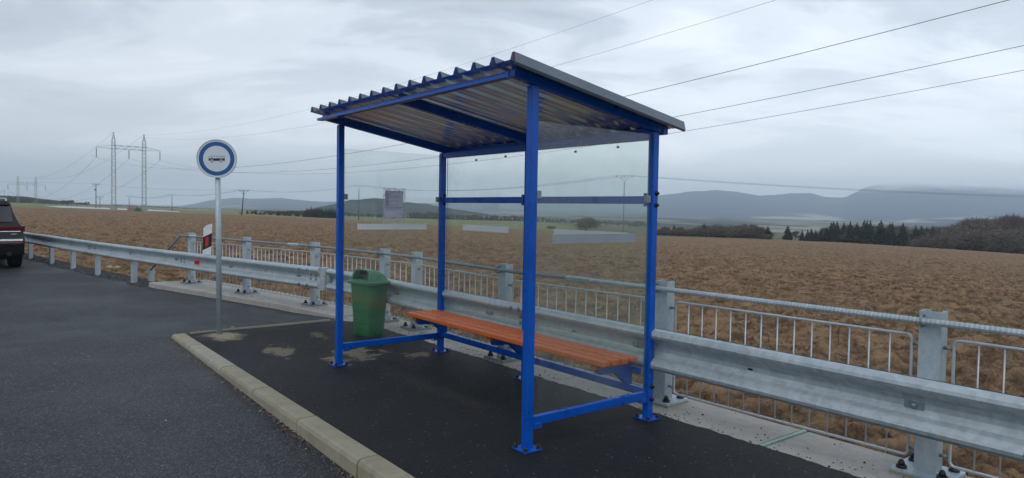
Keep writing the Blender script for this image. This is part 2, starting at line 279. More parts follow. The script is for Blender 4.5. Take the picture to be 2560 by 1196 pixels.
# ------------------------------------------------------------------ mesh helpers
class MB:
    def __init__(s): s.v = []; s.f = []; s.mi = []; s.cur = 0
    def add(s, vs, fs):
        k = len(s.v); s.v += [tuple(q) for q in vs]; s.f += [tuple(i+k for i in f) for f in fs]; s.mi += [s.cur]*len(fs)
    def obox(s, c, ax, ay, az, hx, hy, hz, bev=0.0):
        c = Vector(c); ax, ay, az = Vector(ax), Vector(ay), Vector(az)
        if bev <= 0:
            vs = [c+ax*(i*hx)+ay*(j*hy)+az*(k*hz) for k in (-1, 1) for j in (-1, 1) for i in (-1, 1)]
            fs = [(0, 2, 3, 1), (4, 5, 7, 6), (0, 1, 5, 4), (2, 6, 7, 3), (0, 4, 6, 2), (1, 3, 7, 5)]
            if ax.cross(ay).dot(az) < 0: fs = [f[::-1] for f in fs]
            s.add(vs, fs); return
        vs = []; idx = {}
        for k in (-1, 1):
            for j in (-1, 1):
                for i in (-1, 1):
                    for a_ in range(3):
                        h = [hx-bev, hy-bev, hz-bev]; h[a_] += bev
                        idx[(i, j, k, a_)] = len(vs); vs.append(c+ax*(i*h[0])+ay*(j*h[1])+az*(k*h[2]))
        fs = []
        for a_ in range(3):
            o1, o2 = (a_+1) % 3, (a_+2) % 3
            for sg in (-1, 1):
                q = []
                for s1, s2 in ((-1, -1), (1, -1), (1, 1), (-1, 1)):
                    t_ = [0, 0, 0]; t_[a_] = sg; t_[o1] = s1; t_[o2] = s2; q.append(idx[(*t_, a_)])
                fs.append(tuple(q if sg > 0 else q[::-1]))
        for a_ in range(3):            # edges along axis a_
            o1, o2 = (a_+1) % 3, (a_+2) % 3
            for s1 in (-1, 1):
                for s2 in (-1, 1):
                    def g(sa, w): t_ = [0, 0, 0]; t_[a_] = sa; t_[o1] = s1; t_[o2] = s2; return idx[(*t_, w)]
                    q = (g(-1, o1), g(1, o1), g(1, o2), g(-1, o2)); fs.append(q if s1*s2 < 0 else q[::-1])
        for k in (-1, 1):
            for j in (-1, 1):
                for i in (-1, 1):
                    q = (idx[(i, j, k, 0)], idx[(i, j, k, 1)], idx[(i, j, k, 2)]); fs.append(q if i*j*k > 0 else q[::-1])
        if ax.cross(ay).dot(az) < 0: fs = [f[::-1] for f in fs]
        s.add(vs, fs)
    def box(s, x0, x1, y0, y1, z0, z1, bev=0.0):
        s.obox(((x0+x1)/2, (y0+y1)/2, (z0+z1)/2), (1, 0, 0), (0, 1, 0), (0, 0, 1), abs(x1-x0)/2, abs(y1-y0)/2, abs(z1-z0)/2, bev)
    def uvbox(s, u0, u1, v0, v1, z0, z1, o, bev=0.0):     # box along the shelter axes, relative to origin o
        c = P((u0+u1)/2, (v0+v1)/2, (z0+z1)/2)-Vector(o)
        s.obox(c, -AV, BV, ZV, abs(u1-u0)/2, abs(v1-v0)/2, abs(z1-z0)/2, bev)
    def beam(s, p0, p1, w, h, up=ZV, bev=0.0):
        p0, p1 = Vector(p0), Vector(p1); d = (p1-p0); L = d.length; d.normalize(); x = d.cross(Vector(up)).normalized(); z = x.cross(d)
        s.obox((p0+p1)/2, x, d, z, w/2, L/2, h/2, bev)
    def tube(s, pts, r, n=8, cap=True, radii=None):
        pts = [Vector(q) for q in pts]; rings = []; prev = None
        for i, q in enumerate(pts):
            d = (pts[min(i+1, len(pts)-1)]-pts[max(i-1, 0)])
            if d.length < 1e-9: d = Vector((0, 0, 1))
            d.normalize()
            if prev is None: x = d.orthogonal().normalized()
            else: x = (prev - d*prev.dot(d)).normalized()
            prev = x; y = d.cross(x); rr = radii[i] if radii is not None else r
            rings.append([q+(x*math.cos(2*math.pi*k/n)+y*math.sin(2*math.pi*k/n))*rr for k in range(n)])
        vs = [q for rg in rings for q in rg]; fs = []
        for i in range(len(pts)-1):
            for k in range(n): fs.append((i*n+k, i*n+(k+1) % n, (i+1)*n+(k+1) % n, (i+1)*n+k))
        if cap: fs.append(tuple(range(n))[::-1]); fs.append(tuple((len(pts)-1)*n+k for k in range(n)))
        s.add(vs, fs)
    def dome(s, c, axis, r, h, n=8, m=3):
        c = Vector(c); d = Vector(axis).normalized(); x = d.orthogonal().normalized(); y = d.cross(x); vs = []; fs = []
        for j in range(m):
            a_ = math.pi/2*j/m
            for k in range(n): th = 2*math.pi*k/n; vs.append(c+(x*math.cos(th)+y*math.sin(th))*r*math.cos(a_)+d*h*math.sin(a_))
        vs.append(c+d*h)
        for j in range(m-1):
            for k in range(n): fs.append((j*n+k, j*n+(k+1) % n, (j+1)*n+(k+1) % n, (j+1)*n+k))
        for k in range(n): fs.append(((m-1)*n+k, (m-1)*n+(k+1) % n, m*n))
        fs.append(tuple(range(n))[::-1]); s.add(vs, fs)
    def prism(s, poly, o, ax, ay, az, th):       # extrude polygon (x,y) in plane ax,ay along az by th
        o, ax, ay, az = Vector(o), Vector(ax), Vector(ay), Vector(az); n = len(poly)
        vs = [o+ax*x+ay*y for x, y in poly]+[o+ax*x+ay*y+az*th for x, y in poly]
        fs = [tuple(range(n))[::-1], tuple(range(n, 2*n))]+[(i, (i+1) % n, n+(i+1) % n, n+i) for i in range(n)]
        s.add(vs, fs)
    def build(s, name, mats, parent=None, loc=(0, 0, 0), smooth=False, rot=None):
        me = bpy.data.meshes.new(name); me.from_pydata(s.v, [], s.f)
        if not isinstance(mats, (list, tuple)): mats = [mats]
        for m in mats: me.materials.append(m)
        if len(mats) > 1: me.polygons.foreach_set('material_index', s.mi)
        if smooth: me.polygons.foreach_set('use_smooth', [True]*len(s.f))
        me.update(); return link(name, me, parent, loc, rot)
def link(name, me, parent=None, loc=(0, 0, 0), rot=None):
    o = bpy.data.objects.new(name, me); COL.objects.link(o); o.location = loc
    if rot is not None: o.rotation_euler = rot
    if parent is not None: o.parent = parent
    return o
def tag(o, label=None, cat=None, group=None, kind=None):
    if label: o['label'] = label
    if cat: o['category'] = cat
    if group: o['group'] = group
    if kind: o['kind'] = kind
    return o
def thing(name, loc, label, cat, group=None, rz=0):
    o = bpy.data.objects.new(name, None); COL.objects.link(o); o.location = loc; o.rotation_euler = (0, 0, rz); o.empty_display_size = 0.2
    return tag(o, label, cat, group)
def interp(x, tab): return float(np.interp(x, [q[0] for q in tab], [q[1] for q in tab]))

VR = [(-14, 1.27), (5.2, 1.27), (6.1, 1.20), (7.2, 0.93), (9.2, 0.50), (11.5, 0.03), (12.9, -0.28), (15, -0.66), (16.9, -0.98), (21, -1.62), (32, -3.2)]    # guard rail face
VSF = [(-14, 1.33), (5.0, 1.33), (6.05, 1.27), (7.59, 1.03), (9.46, 0.54), (11.87, -0.10)]
VSB = [(-14, 1.95), (5.0, 1.97), (7.2, 1.88), (9.3, 1.55), (12.0, 1.02)]

# ------------------------------------------------------------------ terrain
TT = [-1.2, -.74, -.6, -.39, -.25, -.1, .035, .21, .33, .40, .47, .6, .74, 1.2]
P220 = [8, 14, 19, 26, 32, 44, 49, 62, 65, 66, 68, 78, 90, 120]
P420 = [3, 6, 12, 22, 30, 33, 34, 50, 54, 62, 76, 92, 108, 140]
P900 = [1, 2, 7, 15, 22, 26, 28, 36, 42, 46, 50, 52, 54, 60]
P2500 = [4, 6, 8, 10, 12, 12, 12, 13, 14, 15, 16, 16, 16, 18]
YN = np.array([0.0, 220, 420, 900, 2500, 9000])
zn = np.stack([np.full(len(TT), -0.55)] + [1.6-Yk*np.array(Pk)/F_PX for Yk, Pk in zip(YN[1:5], (P220, P420, P900, P2500))] + [np.full(len(TT), -20.0)])
def terrain_np(X, Y):
    Rr = np.hypot(X, Y); ph = np.arctan2(X, Y); phc = np.clip(ph, -0.88, 0.88)
    t = np.tan(phc); Ye = Rr*np.cos(phc)
    cols = [np.interp(t, TT, zn[k]) for k in range(len(YN))]
    z = np.zeros_like(X)
    for k in range(len(YN)-1):
        mask = (Ye >= YN[k]) & ((Ye < YN[k+1]) if k < len(YN)-2 else True)
        w = np.clip((Ye-YN[k])/(YN[k+1]-YN[k]), 0, 1); z = np.where(mask, cols[k]*(1-w)+cols[k+1]*w, z)
    u = (X-CU[0])*A[0]+(Y-CU[1])*A[1]; v = (X-CU[0])*B[0]+(Y-CU[1])*B[1]
    vb = np.interp(u, [-14, 5, 7.2, 9.3, 12, 13.2, 15, 21, 32, 60], [1.9, 1.92, 1.83, 1.5, 1.0, 0.15, -.3, -1.3, -2.9, -6])
    d = v-vb; s = np.clip(d/1.5, 0, 1); s = s*s*(3-2*s)
    left = np.clip((u-11)/2, 0, 1)
    edge = -0.14-0.02*left
    z = np.where(d < 0, edge, edge*(1-s)+np.minimum(z, 5)*s if False else edge*(1-s)+z*s)
    z = np.where(d < 0, np.where(d < -0.4, -0.45, edge-0.3*np.clip(-d/0.4, 0, 1)), z)
    return z, d, u
def terr(x, y): return float(terrain_np(np.array([float(x)]), np.array([float(y)]))[0][0])
def h2(ix, iy, seed):
    n = (ix.astype(np.int64)*374761393+iy.astype(np.int64)*668265263+seed*974634777) & 0xffffffff
    n = ((n ^ (n >> 13))*1274126177) & 0xffffffff; return ((n ^ (n >> 16)) & 0xffff)/65535.0
def vnoise(x, y, seed=0):
    ix, iy = np.floor(x), np.floor(y); fx, fy = x-ix, y-iy; fx = fx*fx*(3-2*fx); fy = fy*fy*(3-2*fy)
    a_, b_, c_, d_ = h2(ix, iy, seed), h2(ix+1, iy, seed), h2(ix, iy+1, seed), h2(ix+1, iy+1, seed)
    return (a_*(1-fx)+b_*fx)*(1-fy)+(c_*(1-fx)+d_*fx)*fy
def grid_mesh(name, X, Y, Z, mat, attr=None, smooth=True):
    nr, nc = X.shape; me = bpy.data.meshes.new(name); co = np.stack([X, Y, Z], -1).reshape(-1, 3).astype(np.float32)
    i = np.arange(nr*nc).reshape(nr, nc); q = np.stack([i[:-1, :-1], i[:-1, 1:], i[1:, 1:], i[1:, :-1]], -1).reshape(-1, 4)
    e1 = co[q[0, 1]]-co[q[0, 0]]; e2 = co[q[0, 3]]-co[q[0, 0]]
    if np.cross(e1, e2)[2] < 0: q = q[:, ::-1]
    me.vertices.add(len(co)); me.vertices.foreach_set('co', co.ravel()); me.loops.add(q.size); me.loops.foreach_set('vertex_index', q.ravel().astype(np.int32))
    me.polygons.add(len(q)); me.polygons.foreach_set('loop_start', np.arange(0, q.size, 4, dtype=np.int32)); me.polygons.foreach_set('loop_total', np.full(len(q), 4, dtype=np.int32))
    if smooth: me.polygons.foreach_set('use_smooth', np.ones(len(q), dtype=bool))
    me.materials.append(mat); me.update(calc_edges=True); me.validate()
    if attr is not None: a_ = me.attributes.new('relief', 'FLOAT', 'POINT'); a_.data.foreach_set('value', attr.ravel().astype(np.float32))
    return link(name, me)
# coarse ground out to the horizon
ph = np.linspace(-math.pi, math.pi, 361); rr = np.concatenate([[0.5, 2, 4, 7, 12, 20, 35, 60, 90, 130, 180, 219], np.linspace(222, 420, 14), np.geomspace(450, 7000, 40)])
PH, RR = np.meshgrid(ph, rr); X, Y = RR*np.sin(PH), RR*np.cos(PH); Z, D, U = terrain_np(X, Y)
Ye = RR*np.cos(np.clip(PH, -.88, .88)); inner = Ye < 219
Z = np.where(inner, np.minimum(Z, 0)-0.5, Z-0.02)
tag(grid_mesh('ground', X, Y, Z, M['meadow']), kind='structure')
# ploughed field, real relief
def field():
    t1, t2 = -0.98, 0.98; nphi, nr = 1300, 640
    ph = np.linspace(math.atan(t1), math.atan(t2), nphi); s = np.linspace(0, 1, nr)
    PH, S = np.meshgrid(ph, s); Rmax = 221/np.cos(PH)
    # start just behind the concrete edge: solve v = vb along each ray by sampling
    r0 = []
    rs = np.linspace(1.5, 60, 2400)
    for p in ph:
        x, y = rs*math.sin(p), rs*math.cos(p); d = terrain_np(x, y)[1]; k = np.argmax(d > -0.35); r0.append(rs[k])
    r0 = np.array(r0); RRr = r0[None, :]*(Rmax/r0[None, :])**S
    X, Y = RRr*np.sin(PH), RRr*np.cos(PH); Z, D, U = terrain_np(X, Y)
    u_, v_ = U, D
    w = np.clip(D/2.5, 0.12, 1)
    wx = X+0.35*vnoise(X*1.3, Y*1.3, 5); wy = Y+0.35*vnoise(X*1.3+9, Y*1.3, 6)
    c = np.cos(R(25)); s_ = np.sin(R(25)); a1 = wx*c+wy*s_; a2 = -wx*s_+wy*c
    h = 0.0; rel = 0
    for k, (f, am) in enumerate(((0.55, 0.12), (1.5, 0.15), (3.1, 0.13), (6.3, 0.085), (13, 0.055), (27, 0.03))):
        nz = vnoise(a1*f*0.75+k*17, a2*f*1.25+k*31, 10+k); nz = 1-abs(2*nz-1) if k in (1, 2, 3) else nz
        h = h+am*nz; rel = rel+(nz*(0.5**abs(k-2)))
    rel = (rel-rel.mean())/rel.std()*0.13+0.5
    far = np.clip(1.25-RRr/260, 0.5, 1)
    Z = Z+(h-0.27)*w*far*1.15-np.clip((Ye_f(X, Y)-216)/5, 0, 1)*0.5
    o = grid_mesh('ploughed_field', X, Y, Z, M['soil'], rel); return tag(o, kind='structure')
def Ye_f(X, Y): return np.hypot(X, Y)*np.cos(np.clip(np.arctan2(X, Y), -.88, .88))
field()
# far hills and mountains
def ridge_mesh(name, prof, Y0, Y1, Yback, base, mat, jitter, seed, step=0.004):
    ts = np.arange(prof[0][0], prof[-1][0], step); ys = np.concatenate([np.linspace(Y0, Y1, 26), np.linspace(Y1, Yback, 5)[1:]])
    T, YY = np.meshgrid(ts, ys); X = T*YY
    E = np.interp(ts, [q[0] for q in prof], [q[1] for q in prof]); top = 1.6+Y1*E/F_PX
    s = np.clip((YY-Y0)/(Y1-Y0), 0, 1); s2 = np.where(YY <= Y1, s**1.5, 1-0.5*(YY-Y1)/(Yback-Y1))
    Z = base+(top[None, :]-base)*s2
    L = (Y1-Y0)/6
    nz = vnoise(X/L*2, YY/L*2, seed)*0.6+vnoise(X/L*6, YY/L*6, seed+1)*0.25+vnoise(X/L*22, YY/L*22, seed+2)*0.1-0.45
    Z = Z+nz*jitter*np.clip(s*1.5, 0, 1)
    return grid_mesh(name, X, YY, Z, mat)
def tx(x): return (x-1280)/F_PX
def prof(pts): return [(tx(x), (502.4+0.0169*x)-y) for x, y in pts]
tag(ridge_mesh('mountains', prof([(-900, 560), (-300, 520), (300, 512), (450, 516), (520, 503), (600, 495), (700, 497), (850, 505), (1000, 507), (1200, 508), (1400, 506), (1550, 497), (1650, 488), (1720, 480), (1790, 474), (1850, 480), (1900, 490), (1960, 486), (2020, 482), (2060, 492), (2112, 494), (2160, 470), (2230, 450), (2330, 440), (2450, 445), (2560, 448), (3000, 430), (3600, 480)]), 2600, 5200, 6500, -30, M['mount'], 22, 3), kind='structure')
tag(ridge_mesh('hills', prof([(700, 545), (800, 520), (870, 500), (930, 496), (970, 500), (1010, 506), (1060, 511), (1100, 520), (1160, 528), (1230, 538), (1300, 546), (1400, 560)]), 1000, 1500, 1900, -40, M['hill'], 6, 11, 0.002), kind='structure')
tag(ridge_mesh('hillside', prof([(-500, 470), (-150, 480), (0, 489), (60, 491), (110, 498), (160, 503), (230, 512), (330, 519)]), 560, 900, 1200, -6, M['hill'], 2, 19, 0.002), kind='structure')
tag(ridge_mesh('foothills', prof([(1500, 575), (1640, 563), (1800, 560), (1950, 556), (2050, 552), (2150, 560), (2300, 548), (2450, 540), (2700, 545), (3000, 560)]), 1400, 2300, 2700, -45, M['mount'], 8, 23, 0.003), kind='structure')

# ------------------------------------------------------------------ road, pavement, kerb, concrete strip
def road_z(u): return -0.03-(0.08*np.clip((5.7-u)/5, 0, 1) if np.ndim(u) == 0 and u < 5.7 else 0.06*np.clip((u-5.7)/1.5, 0, 1)) if np.ndim(u) == 0 else np.where(u < 5.7, -0.03-0.08*np.clip((5.7-u)/5, 0, 1), -0.03-0.06*np.clip((u-5.7)/1.5, 0, 1))
def uvgrid(name, us, vfun, nv, zf, mat, wob=0.0, seed=1):
    us = np.asarray(us, float); V0 = np.array([vfun(u)[0] for u in us]); V1 = np.array([vfun(u)[1] for u in us])
    if wob: V1 = V1+wob*(vnoise(us*4, us*0, seed)+0.9*vnoise(us*23, us*0, seed+1)-0.95)
    s = np.linspace(0, 1, nv)[None, :]; V = V0[:, None]*(1-s)+V1[:, None]*s; Um = np.repeat(us[:, None], nv, 1)
    X = CU[0]+A[0]*Um+B[0]*V; Y = CU[1]+A[1]*Um+B[1]*V; return grid_mesh(name, X, Y, zf(Um, V), mat)
us = np.concatenate([np.arange(-60, -2, 2.0), np.arange(-2, 5.6, 0.25), [5.62]])
LINE = lambda u: 5.72
tag(uvgrid('road', us, lambda u: (-16, -0.985), 30, lambda u, v: road_z(u)+0.004*(vnoise(u*1.1, v*1.1)-.5), M['asph_old']), kind='structure')
def road_edge(u): return interp(u, VSF)+0.02 if u < 11.9 else interp(u, VR)-0.02+0.05*math.sin(u*3)
us2 = np.concatenate([[5.62], np.arange(5.75, 12, 0.12), np.arange(12, 32, 0.3), np.arange(33, 200, 6)])
tag(uvgrid('road_beyond', us2, lambda u: (-16, road_edge(min(u, 32))), 40, lambda u, v: road_z(u)+0.004*(vnoise(u*1.1, v*1.1)-.5), M['asph_old'], 0.05, 4), kind='structure')
tag(uvgrid('pavement', np.concatenate([np.arange(-14, 5.70, 0.03), [5.72]]), lambda u: (-0.853, 1.36), 40, lambda u, v: 0.006+0.006*(vnoise(u*1.7+3, v*1.7)-.5)-0.03*np.clip((u-5.3)/.4, 0, 1), M['asph_new'], 0.032, 8), kind='structure')
mb = MB(); mb.obox((P(5.72, -0.77)+P(5.78, 1.10))/2+Vector((0, 0, -0.015)), (P(5.78, 1.10)-P(5.72, -0.77)).normalized(), (P(5.78, 1.10)-P(5.72, -0.77)).normalized().cross(ZV), ZV, 0.93, 0.012, 0.012)
tag(mb.build('pavement_joint', M['kerb_light']), kind='structure')
# kerb stones
kroot = tag(bpy.data.objects.new('kerb', None), kind='structure'); COL.objects.link(kroot)
kj = [5.62, 4.94, 4.80, 3.52, 2.53, 1.49, 0.46, -0.55, -1.56, -2.57, -3.58, -4.59]
for i in range(len(kj)-1):
    u1, u0 = kj[i]-0.007, kj[i+1]+0.007; mb = MB()
    o = P(u0, -0.9, 0); zt = 0.012+random.uniform(-.002, .002); dv = random.uniform(-.003, .003)
    prof_k = [(-0.205+dv, -0.22), (-0.052, -0.22), (-0.052, zt-0.004), (-0.059, zt), (-0.172, zt), (-0.192+dv, zt-0.010), (-0.203+dv, zt-0.035)]
    prof_k = [(a_+0.1, b_) for a_, b_ in prof_k]
    mb.prism(prof_k, (0, 0, 0), BV, ZV, AV, u1-u0)
    st = mb.build('kerb_stone', M['kerb_light'] if i in (1, 2) else M['kerb'], kroot, o)
# concrete strip slabs
croot = tag(bpy.data.objects.new('concrete_strip', None), kind='structure'); COL.objects.link(croot)
cj = [12.0, 9.9, 7.9, 5.92, 2.95, -0.84, -0.89, -4.6, -8.4]
for i in range(len(cj)-1):
    if i == 5: continue
    u1, u0 = cj[i]-0.006, cj[i+1]+0.006; n = max(3, int((u1-u0)/0.25)); mb = MB(); rows = []
    zt = -0.004 if u0 < 5.8 else 0.004
    for k in range(n+1):
        u = u0+(u1-u0)*k/n; f, b_ = interp(u, VSF)-(0.05 if u0 < 5.8 else 0), interp(u, VSB)
        if i == 7: f -= 0
        ch = 0.012
        rows.append([P(u, f, -0.5), P(u, f, zt-ch), P(u, f+ch, zt), P(u, b_-ch, zt), P(u, b_, zt-ch), P(u, b_, -0.5)])
    m_ = 6; vs = [q for r_ in rows for q in r_]; fs = []
    for k in range(n):
        for j in range(m_): fs.append((k*m_+j, (k+1)*m_+j, (k+1)*m_+(j+1) % m_, k*m_+(j+1) % m_))
    fs.append(tuple(range(m_))); fs.append(tuple(n*m_+j for j in range(m_))[::-1]); mb.add(vs, fs); mb.build('concrete_slab', M['conc'], croot)
mb = MB(); mb.obox(P(-0.865, 1.64, -0.02), AV, BV, ZV, 0.013, 0.32, 0.022); mb.obox(P(-0.95, 1.9, -0.02), AV, BV, ZV, 0.013, 0.02, 0.02)
mb.build('joint_filler', M['mint'], croot)
# gravel verge along the far guard rail
def verge():
    us_ = np.arange(11.6, 40, 0.06); m, t, b, o = new_mat('dark_verge_gravel'); wp = worldpos(t)
    v = N(t, 'ShaderNodeTexVoronoi'); v.inputs['Scale'].default_value = 28; t.links.new(wp, v.inputs[0]); sp = N(t, 'ShaderNodeSeparateColor'); t.links.new(v.outputs['Color'], sp.inputs[0])
    t.links.new(ramp(t, sp.outputs[0], [(0.0, (0.018, 0.018, 0.02)), (0.85, (0.05, 0.05, 0.052)), (1.0, (0.13, 0.125, 0.115))]), b.inputs['Base Color']); b.inputs['Roughness'].default_value = 0.9
    bump(t, b, v.outputs['Distance'], 0.9, 0.03)
    def zf(u, v_):
        c_ = np.interp(u, [q[0] for q in VR], [q[1] for q in VR]); s = v_-c_
        return -0.10+0.05*np.exp(-((s-0.25)/0.25)**2)+0.05*(vnoise(u*8, v_*8, 3)-.5)+0.025*(vnoise(u*21, v_*21, 4)-.5)-0.22*np.clip((s-0.5)/0.5, 0, 1)
    tag(uvgrid('gravel_verge', us_, lambda u: (interp(u, VR)-0.12, interp(u, VR)+1.05), 30, zf, m), kind='structure')
verge()
# ------------------------------------------------------------------ bus shelter
def bolt_mesh(name, r, h, n=8):
    mb = MB(); mb.tube([(0, 0, 0), (0, 0, h*0.3)], r*1.45, n); mb.dome((0, 0, h*0.3), (0, 0, 1), r, h*0.7, n)
    me_o = mb.build(name, M['bolt']); me = me_o.data; bpy.data.objects.remove(me_o); me.polygons.foreach_set('use_smooth', [True]*len(me.polygons)); return me
BOLT_S = bolt_mesh('bolt', 0.013, 0.03); BOLT_L = bolt_mesh('anchor_bolt', 0.022, 0.055, 10)
mbx = MB(); mbx.tube([(0, 0, 0), (0, 0, 0.004)], 0.021, 10); mbx.dome((0, 0, 0.004), (0, 0, 1), 0.017, 0.012, 10); _o = mbx.build('bolt', M['galv_dark'], smooth=True); BOLT_R = _o.data; bpy.data.objects.remove(_o)
mbx = MB(); mbx.tube([(0, 0, 0), (0, 0, 0.003)], 0.012, 8); mbx.dome((0, 0, 0.003), (0, 0, 1), 0.009, 0.008, 8); _o = mbx.build('screw', M['steel'], smooth=True); SCREW = _o.data; bpy.data.objects.remove(_o)
def orient(axis):
    return Vector(axis).to_track_quat('Z', 'Y').to_euler()
S0 = P(1.5, 0.6, 0.006)
sh = thing('bus_shelter', S0, 'open blue steel bus shelter with glass walls and a ribbed metal roof', 'bus shelter')
S = 0.030
def slope_z(v): return 2.415-0.170*v            # underside of the roof frame
def post(u, v, ztop):
    o = P(u, v, 0.006); mb = MB(); mb.obox((0, 0, ztop/2), AV, BV, ZV, S, S, ztop/2, 0.005)
    po = mb.build('post', M['blue'], sh, o-S0)
    pl = MB(); pl.obox((0, 0, 0.005), AV, BV, ZV, 0.074, 0.074, 0.005, 0.002); pl.build('base_plate', M['blue'], po)
    for i in (-1, 1):
        for j in (-1, 1): link('bolt', BOLT_S, po, AV*(i*0.056)+BV*(j*0.056)+Vector((0, 0, 0.010)))
    return po
pC = post(0, 0, slope_z(0.03)-0.006); pA = post(3, 0, slope_z(0.03)-0.006); pD = post(0, 1.2, slope_z(1.23)-0.006); pB = post(3, 1.2, slope_z(1.23)-0.006); pE = post(1.5, 1.2, slope_z(1.23)-0.066)
for pp_, zz, ax_ in ((pD, 1.735, -AV), (pD, 1.645, -AV), (pD, 0.252, -AV), (pD, 0.155, -AV)):
    link('bolt', BOLT_S, pp_, ax_*0.030+BV*0.008+Vector((0, 0, zz)), orient(ax_))
for zz in (1.735, 1.645, 0.262, 0.165): link('bolt', BOLT_S, pB, -AV*0.030+BV*0.008+Vector((0, 0, zz)), orient(-AV))
def member(name, u0, u1, v0, v1, zc0, h, bev=0.004, zc1=None):
    mb = MB()
    if zc1 is None: mb.uvbox(u0, u1, v0, v1, zc0-h/2, zc0+h/2, S0, bev)
    else: mb.beam(P((u0+u1)/2, v0, zc0)-S0, P((u0+u1)/2, v1, zc1)-S0, abs(u1-u0), h, bev=bev)
    return mb.build(name, M['blue'], sh)
# rafters (slope front to back), front and back purlins, rails
for u in (0, 1.5, 3.0):
    member('rafter', u-0.03, u+0.03, -0.168, 1.262, slope_z(-0.168)+0.030, 0.060, 0.004, slope_z(1.262)+0.030)
mb = MB()
zf = 2.436; prf = [(-0.232, zf), (-0.170, zf), (-0.170, zf+0.052), (-0.178, zf+0.052), (-0.178, zf+0.010), (-0.224, zf+0.010), (-0.224, zf+0.020), (-0.232, zf+0.022)]
mb = MB(); mb.prism([(a_-0.6, b_-0.006) for a_, b_ in prf], (0, 0, 0)-AV*1.535 if False else -AV*1.53, BV, ZV, AV, 3.065)
mb.build('front_purlin', M['blue'], sh)
zb_ = slope_z(1.29)
mb = MB(); mb.uvbox(-0.035, 3.035, 1.264, 1.322, zb_-0.002, zb_+0.058, S0, 0.004); mb.build('back_purlin', M['blue'], sh)
mb = MB(); mb.uvbox(0.031, 1.469, 1.18, 1.22, slope_z(1.2)-0.062, slope_z(1.2)-0.004, S0, 0.003); mb.build('top_rail', M['blue'], sh)
mb = MB(); mb.uvbox(1.531, 2.969, 1.18, 1.22, slope_z(1.2)-0.062, slope_z(1.2)-0.004, S0, 0.003); mb.build('top_rail', M['blue'], sh)
member('middle_rail', 0.031, 1.469, 1.178, 1.218, 1.690, 0.060); member('middle_rail', 1.531, 2.969, 1.178, 1.218, 1.690, 0.060)
member('lower_rail', 0.031, 1.469, 1.178, 1.218, 0.205, 0.060); member('lower_rail', 1.531, 2.969, 1.178, 1.218, 0.205, 0.060)
member('lower_rail', -0.02, 0.02, 0.031, 1.169, 0.190, 0.062); member('lower_rail', 2.98, 3.02, 0.031, 1.169, 0.190, 0.062)
for u in (0.047, 1.453, 1.547, 2.953):      # flanges that bolt the middle rail to the posts
    mb = MB(); mb.uvbox(u-0.014, u+0.014, 1.165, 1.178, 1.640, 1.742, S0, 0.002); mb.build('flange', M['blue'], sh)
# glass
def pane(poly_uvz, n, label=None):
    th = 0.004; vs = [p-n*th for p in poly_uvz]+[p+n*th for p in poly_uvz]; k = len(vs)//2
    mb = MB(); fr_ = tuple(range(k))[::-1]; bk = tuple(range(k, 2*k)); mb.v = [tuple(q-S0) for q in vs]; mb.f = [fr_, bk]; mb.mi = [0, 0]
    for i in range(k): mb.f.append((i, (i+1) % k, k+(i+1) % k, k+i)); mb.mi.append(1)
    return mb.build('glass_pane', [M['glass'], M['glass_edge']], sh)
gR = pane([P(0.0, 0.046, 0.162), P(0.0, 1.154, 0.162), P(0.0, 1.154, 2.186), P(0.0, 0.046, 2.186)], AV)
gL = pane([P(3.0, 0.046, 0.162), P(3.0, 1.154, 0.162), P(3.0, 1.154, 2.178), P(3.0, 0.046, 2.178)], AV)
gB1 = pane([P(0.046, 1.232, 0.17), P(1.454, 1.232, 0.17), P(1.454, 1.232, 2.150), P(0.046, 1.232, 2.150)], BV)
gB2 = pane([P(1.546, 1.232, 0.17), P(2.954, 1.232, 0.17), P(2.954, 1.232, 2.150), P(1.546, 1.232, 2.150)], BV)
def strip(pane_, c0, c1, n, name, mat):
    mb = MB(); a0, a1 = Vector(c0), Vector(c1)     # c0=(low,start) c1=(high,end)
    h = (a1-a0); hz = h.z; h.z = 0; o = a0-S0
    mb.obox(o+h/2+ZV*hz/2, h.normalized(), n, ZV, h.length/2, 0.0006, hz/2); return mb.build(name, mat, pane_)
strip(gR, P(0.0065, 0.20, 1.372), P(0.0065, 1.01, 1.436), AV, 'film_strip', M['white_strip']); strip(gR, P(-0.0065, 0.20, 1.372), P(-0.0065, 1.01, 1.436), AV, 'film_strip', M['grey_strip'])
strip(gL, P(2.9935, 0.186, 1.368), P(2.9935, 1.0, 1.428), AV, 'film_strip', M['white_strip'])
strip(gB1, P(0.26, 1.2255, 1.370), P(1.16, 1.2255, 1.430), BV, 'film_strip', M['white_strip']); strip(gB2, P(1.83, 1.2255, 1.370), P(2.62, 1.2255, 1.430), BV, 'film_strip', M['white_strip'])
for u, z in ((2.40, 2.106), (1.90, 2.119), (0.9, 2.11), (0.4, 2.12)):
    mb = MB(); mb.tube([P(u, 1.222, z)-S0, P(u, 1.237, z)-S0], 0.010, 10); mb.build('glass_fixing', M['bolt'], gB2 if u > 1.5 else gB1)
for (u, v, z) in ((0, 0.055, 1.70), (0, 1.145, 1.695), (3, 0.055, 1.70), (3, 1.145, 1.695)):
    mb = MB(); mb.uvbox(u-0.016, u+0.016, v-0.026, v+0.022, z-0.028, z+0.028, S0, 0.004); mb.build('glass_clamp', M['galv_dark'], sh)
for (u, v) in ((0, 0.07), (0, 1.13), (3, 0.07), (3, 1.13)):
    mb = MB(); mb.uvbox(u-0.030, u-0.021, v-0.035, v+0.035, 0.150, 0.176, S0, 0.002); mb.uvbox(u-0.030, u+0.028, v-0.035, v+0.035, 0.141, 0.149, S0, 0.001); mb.build('glass_ledge', M['blue'], sh)
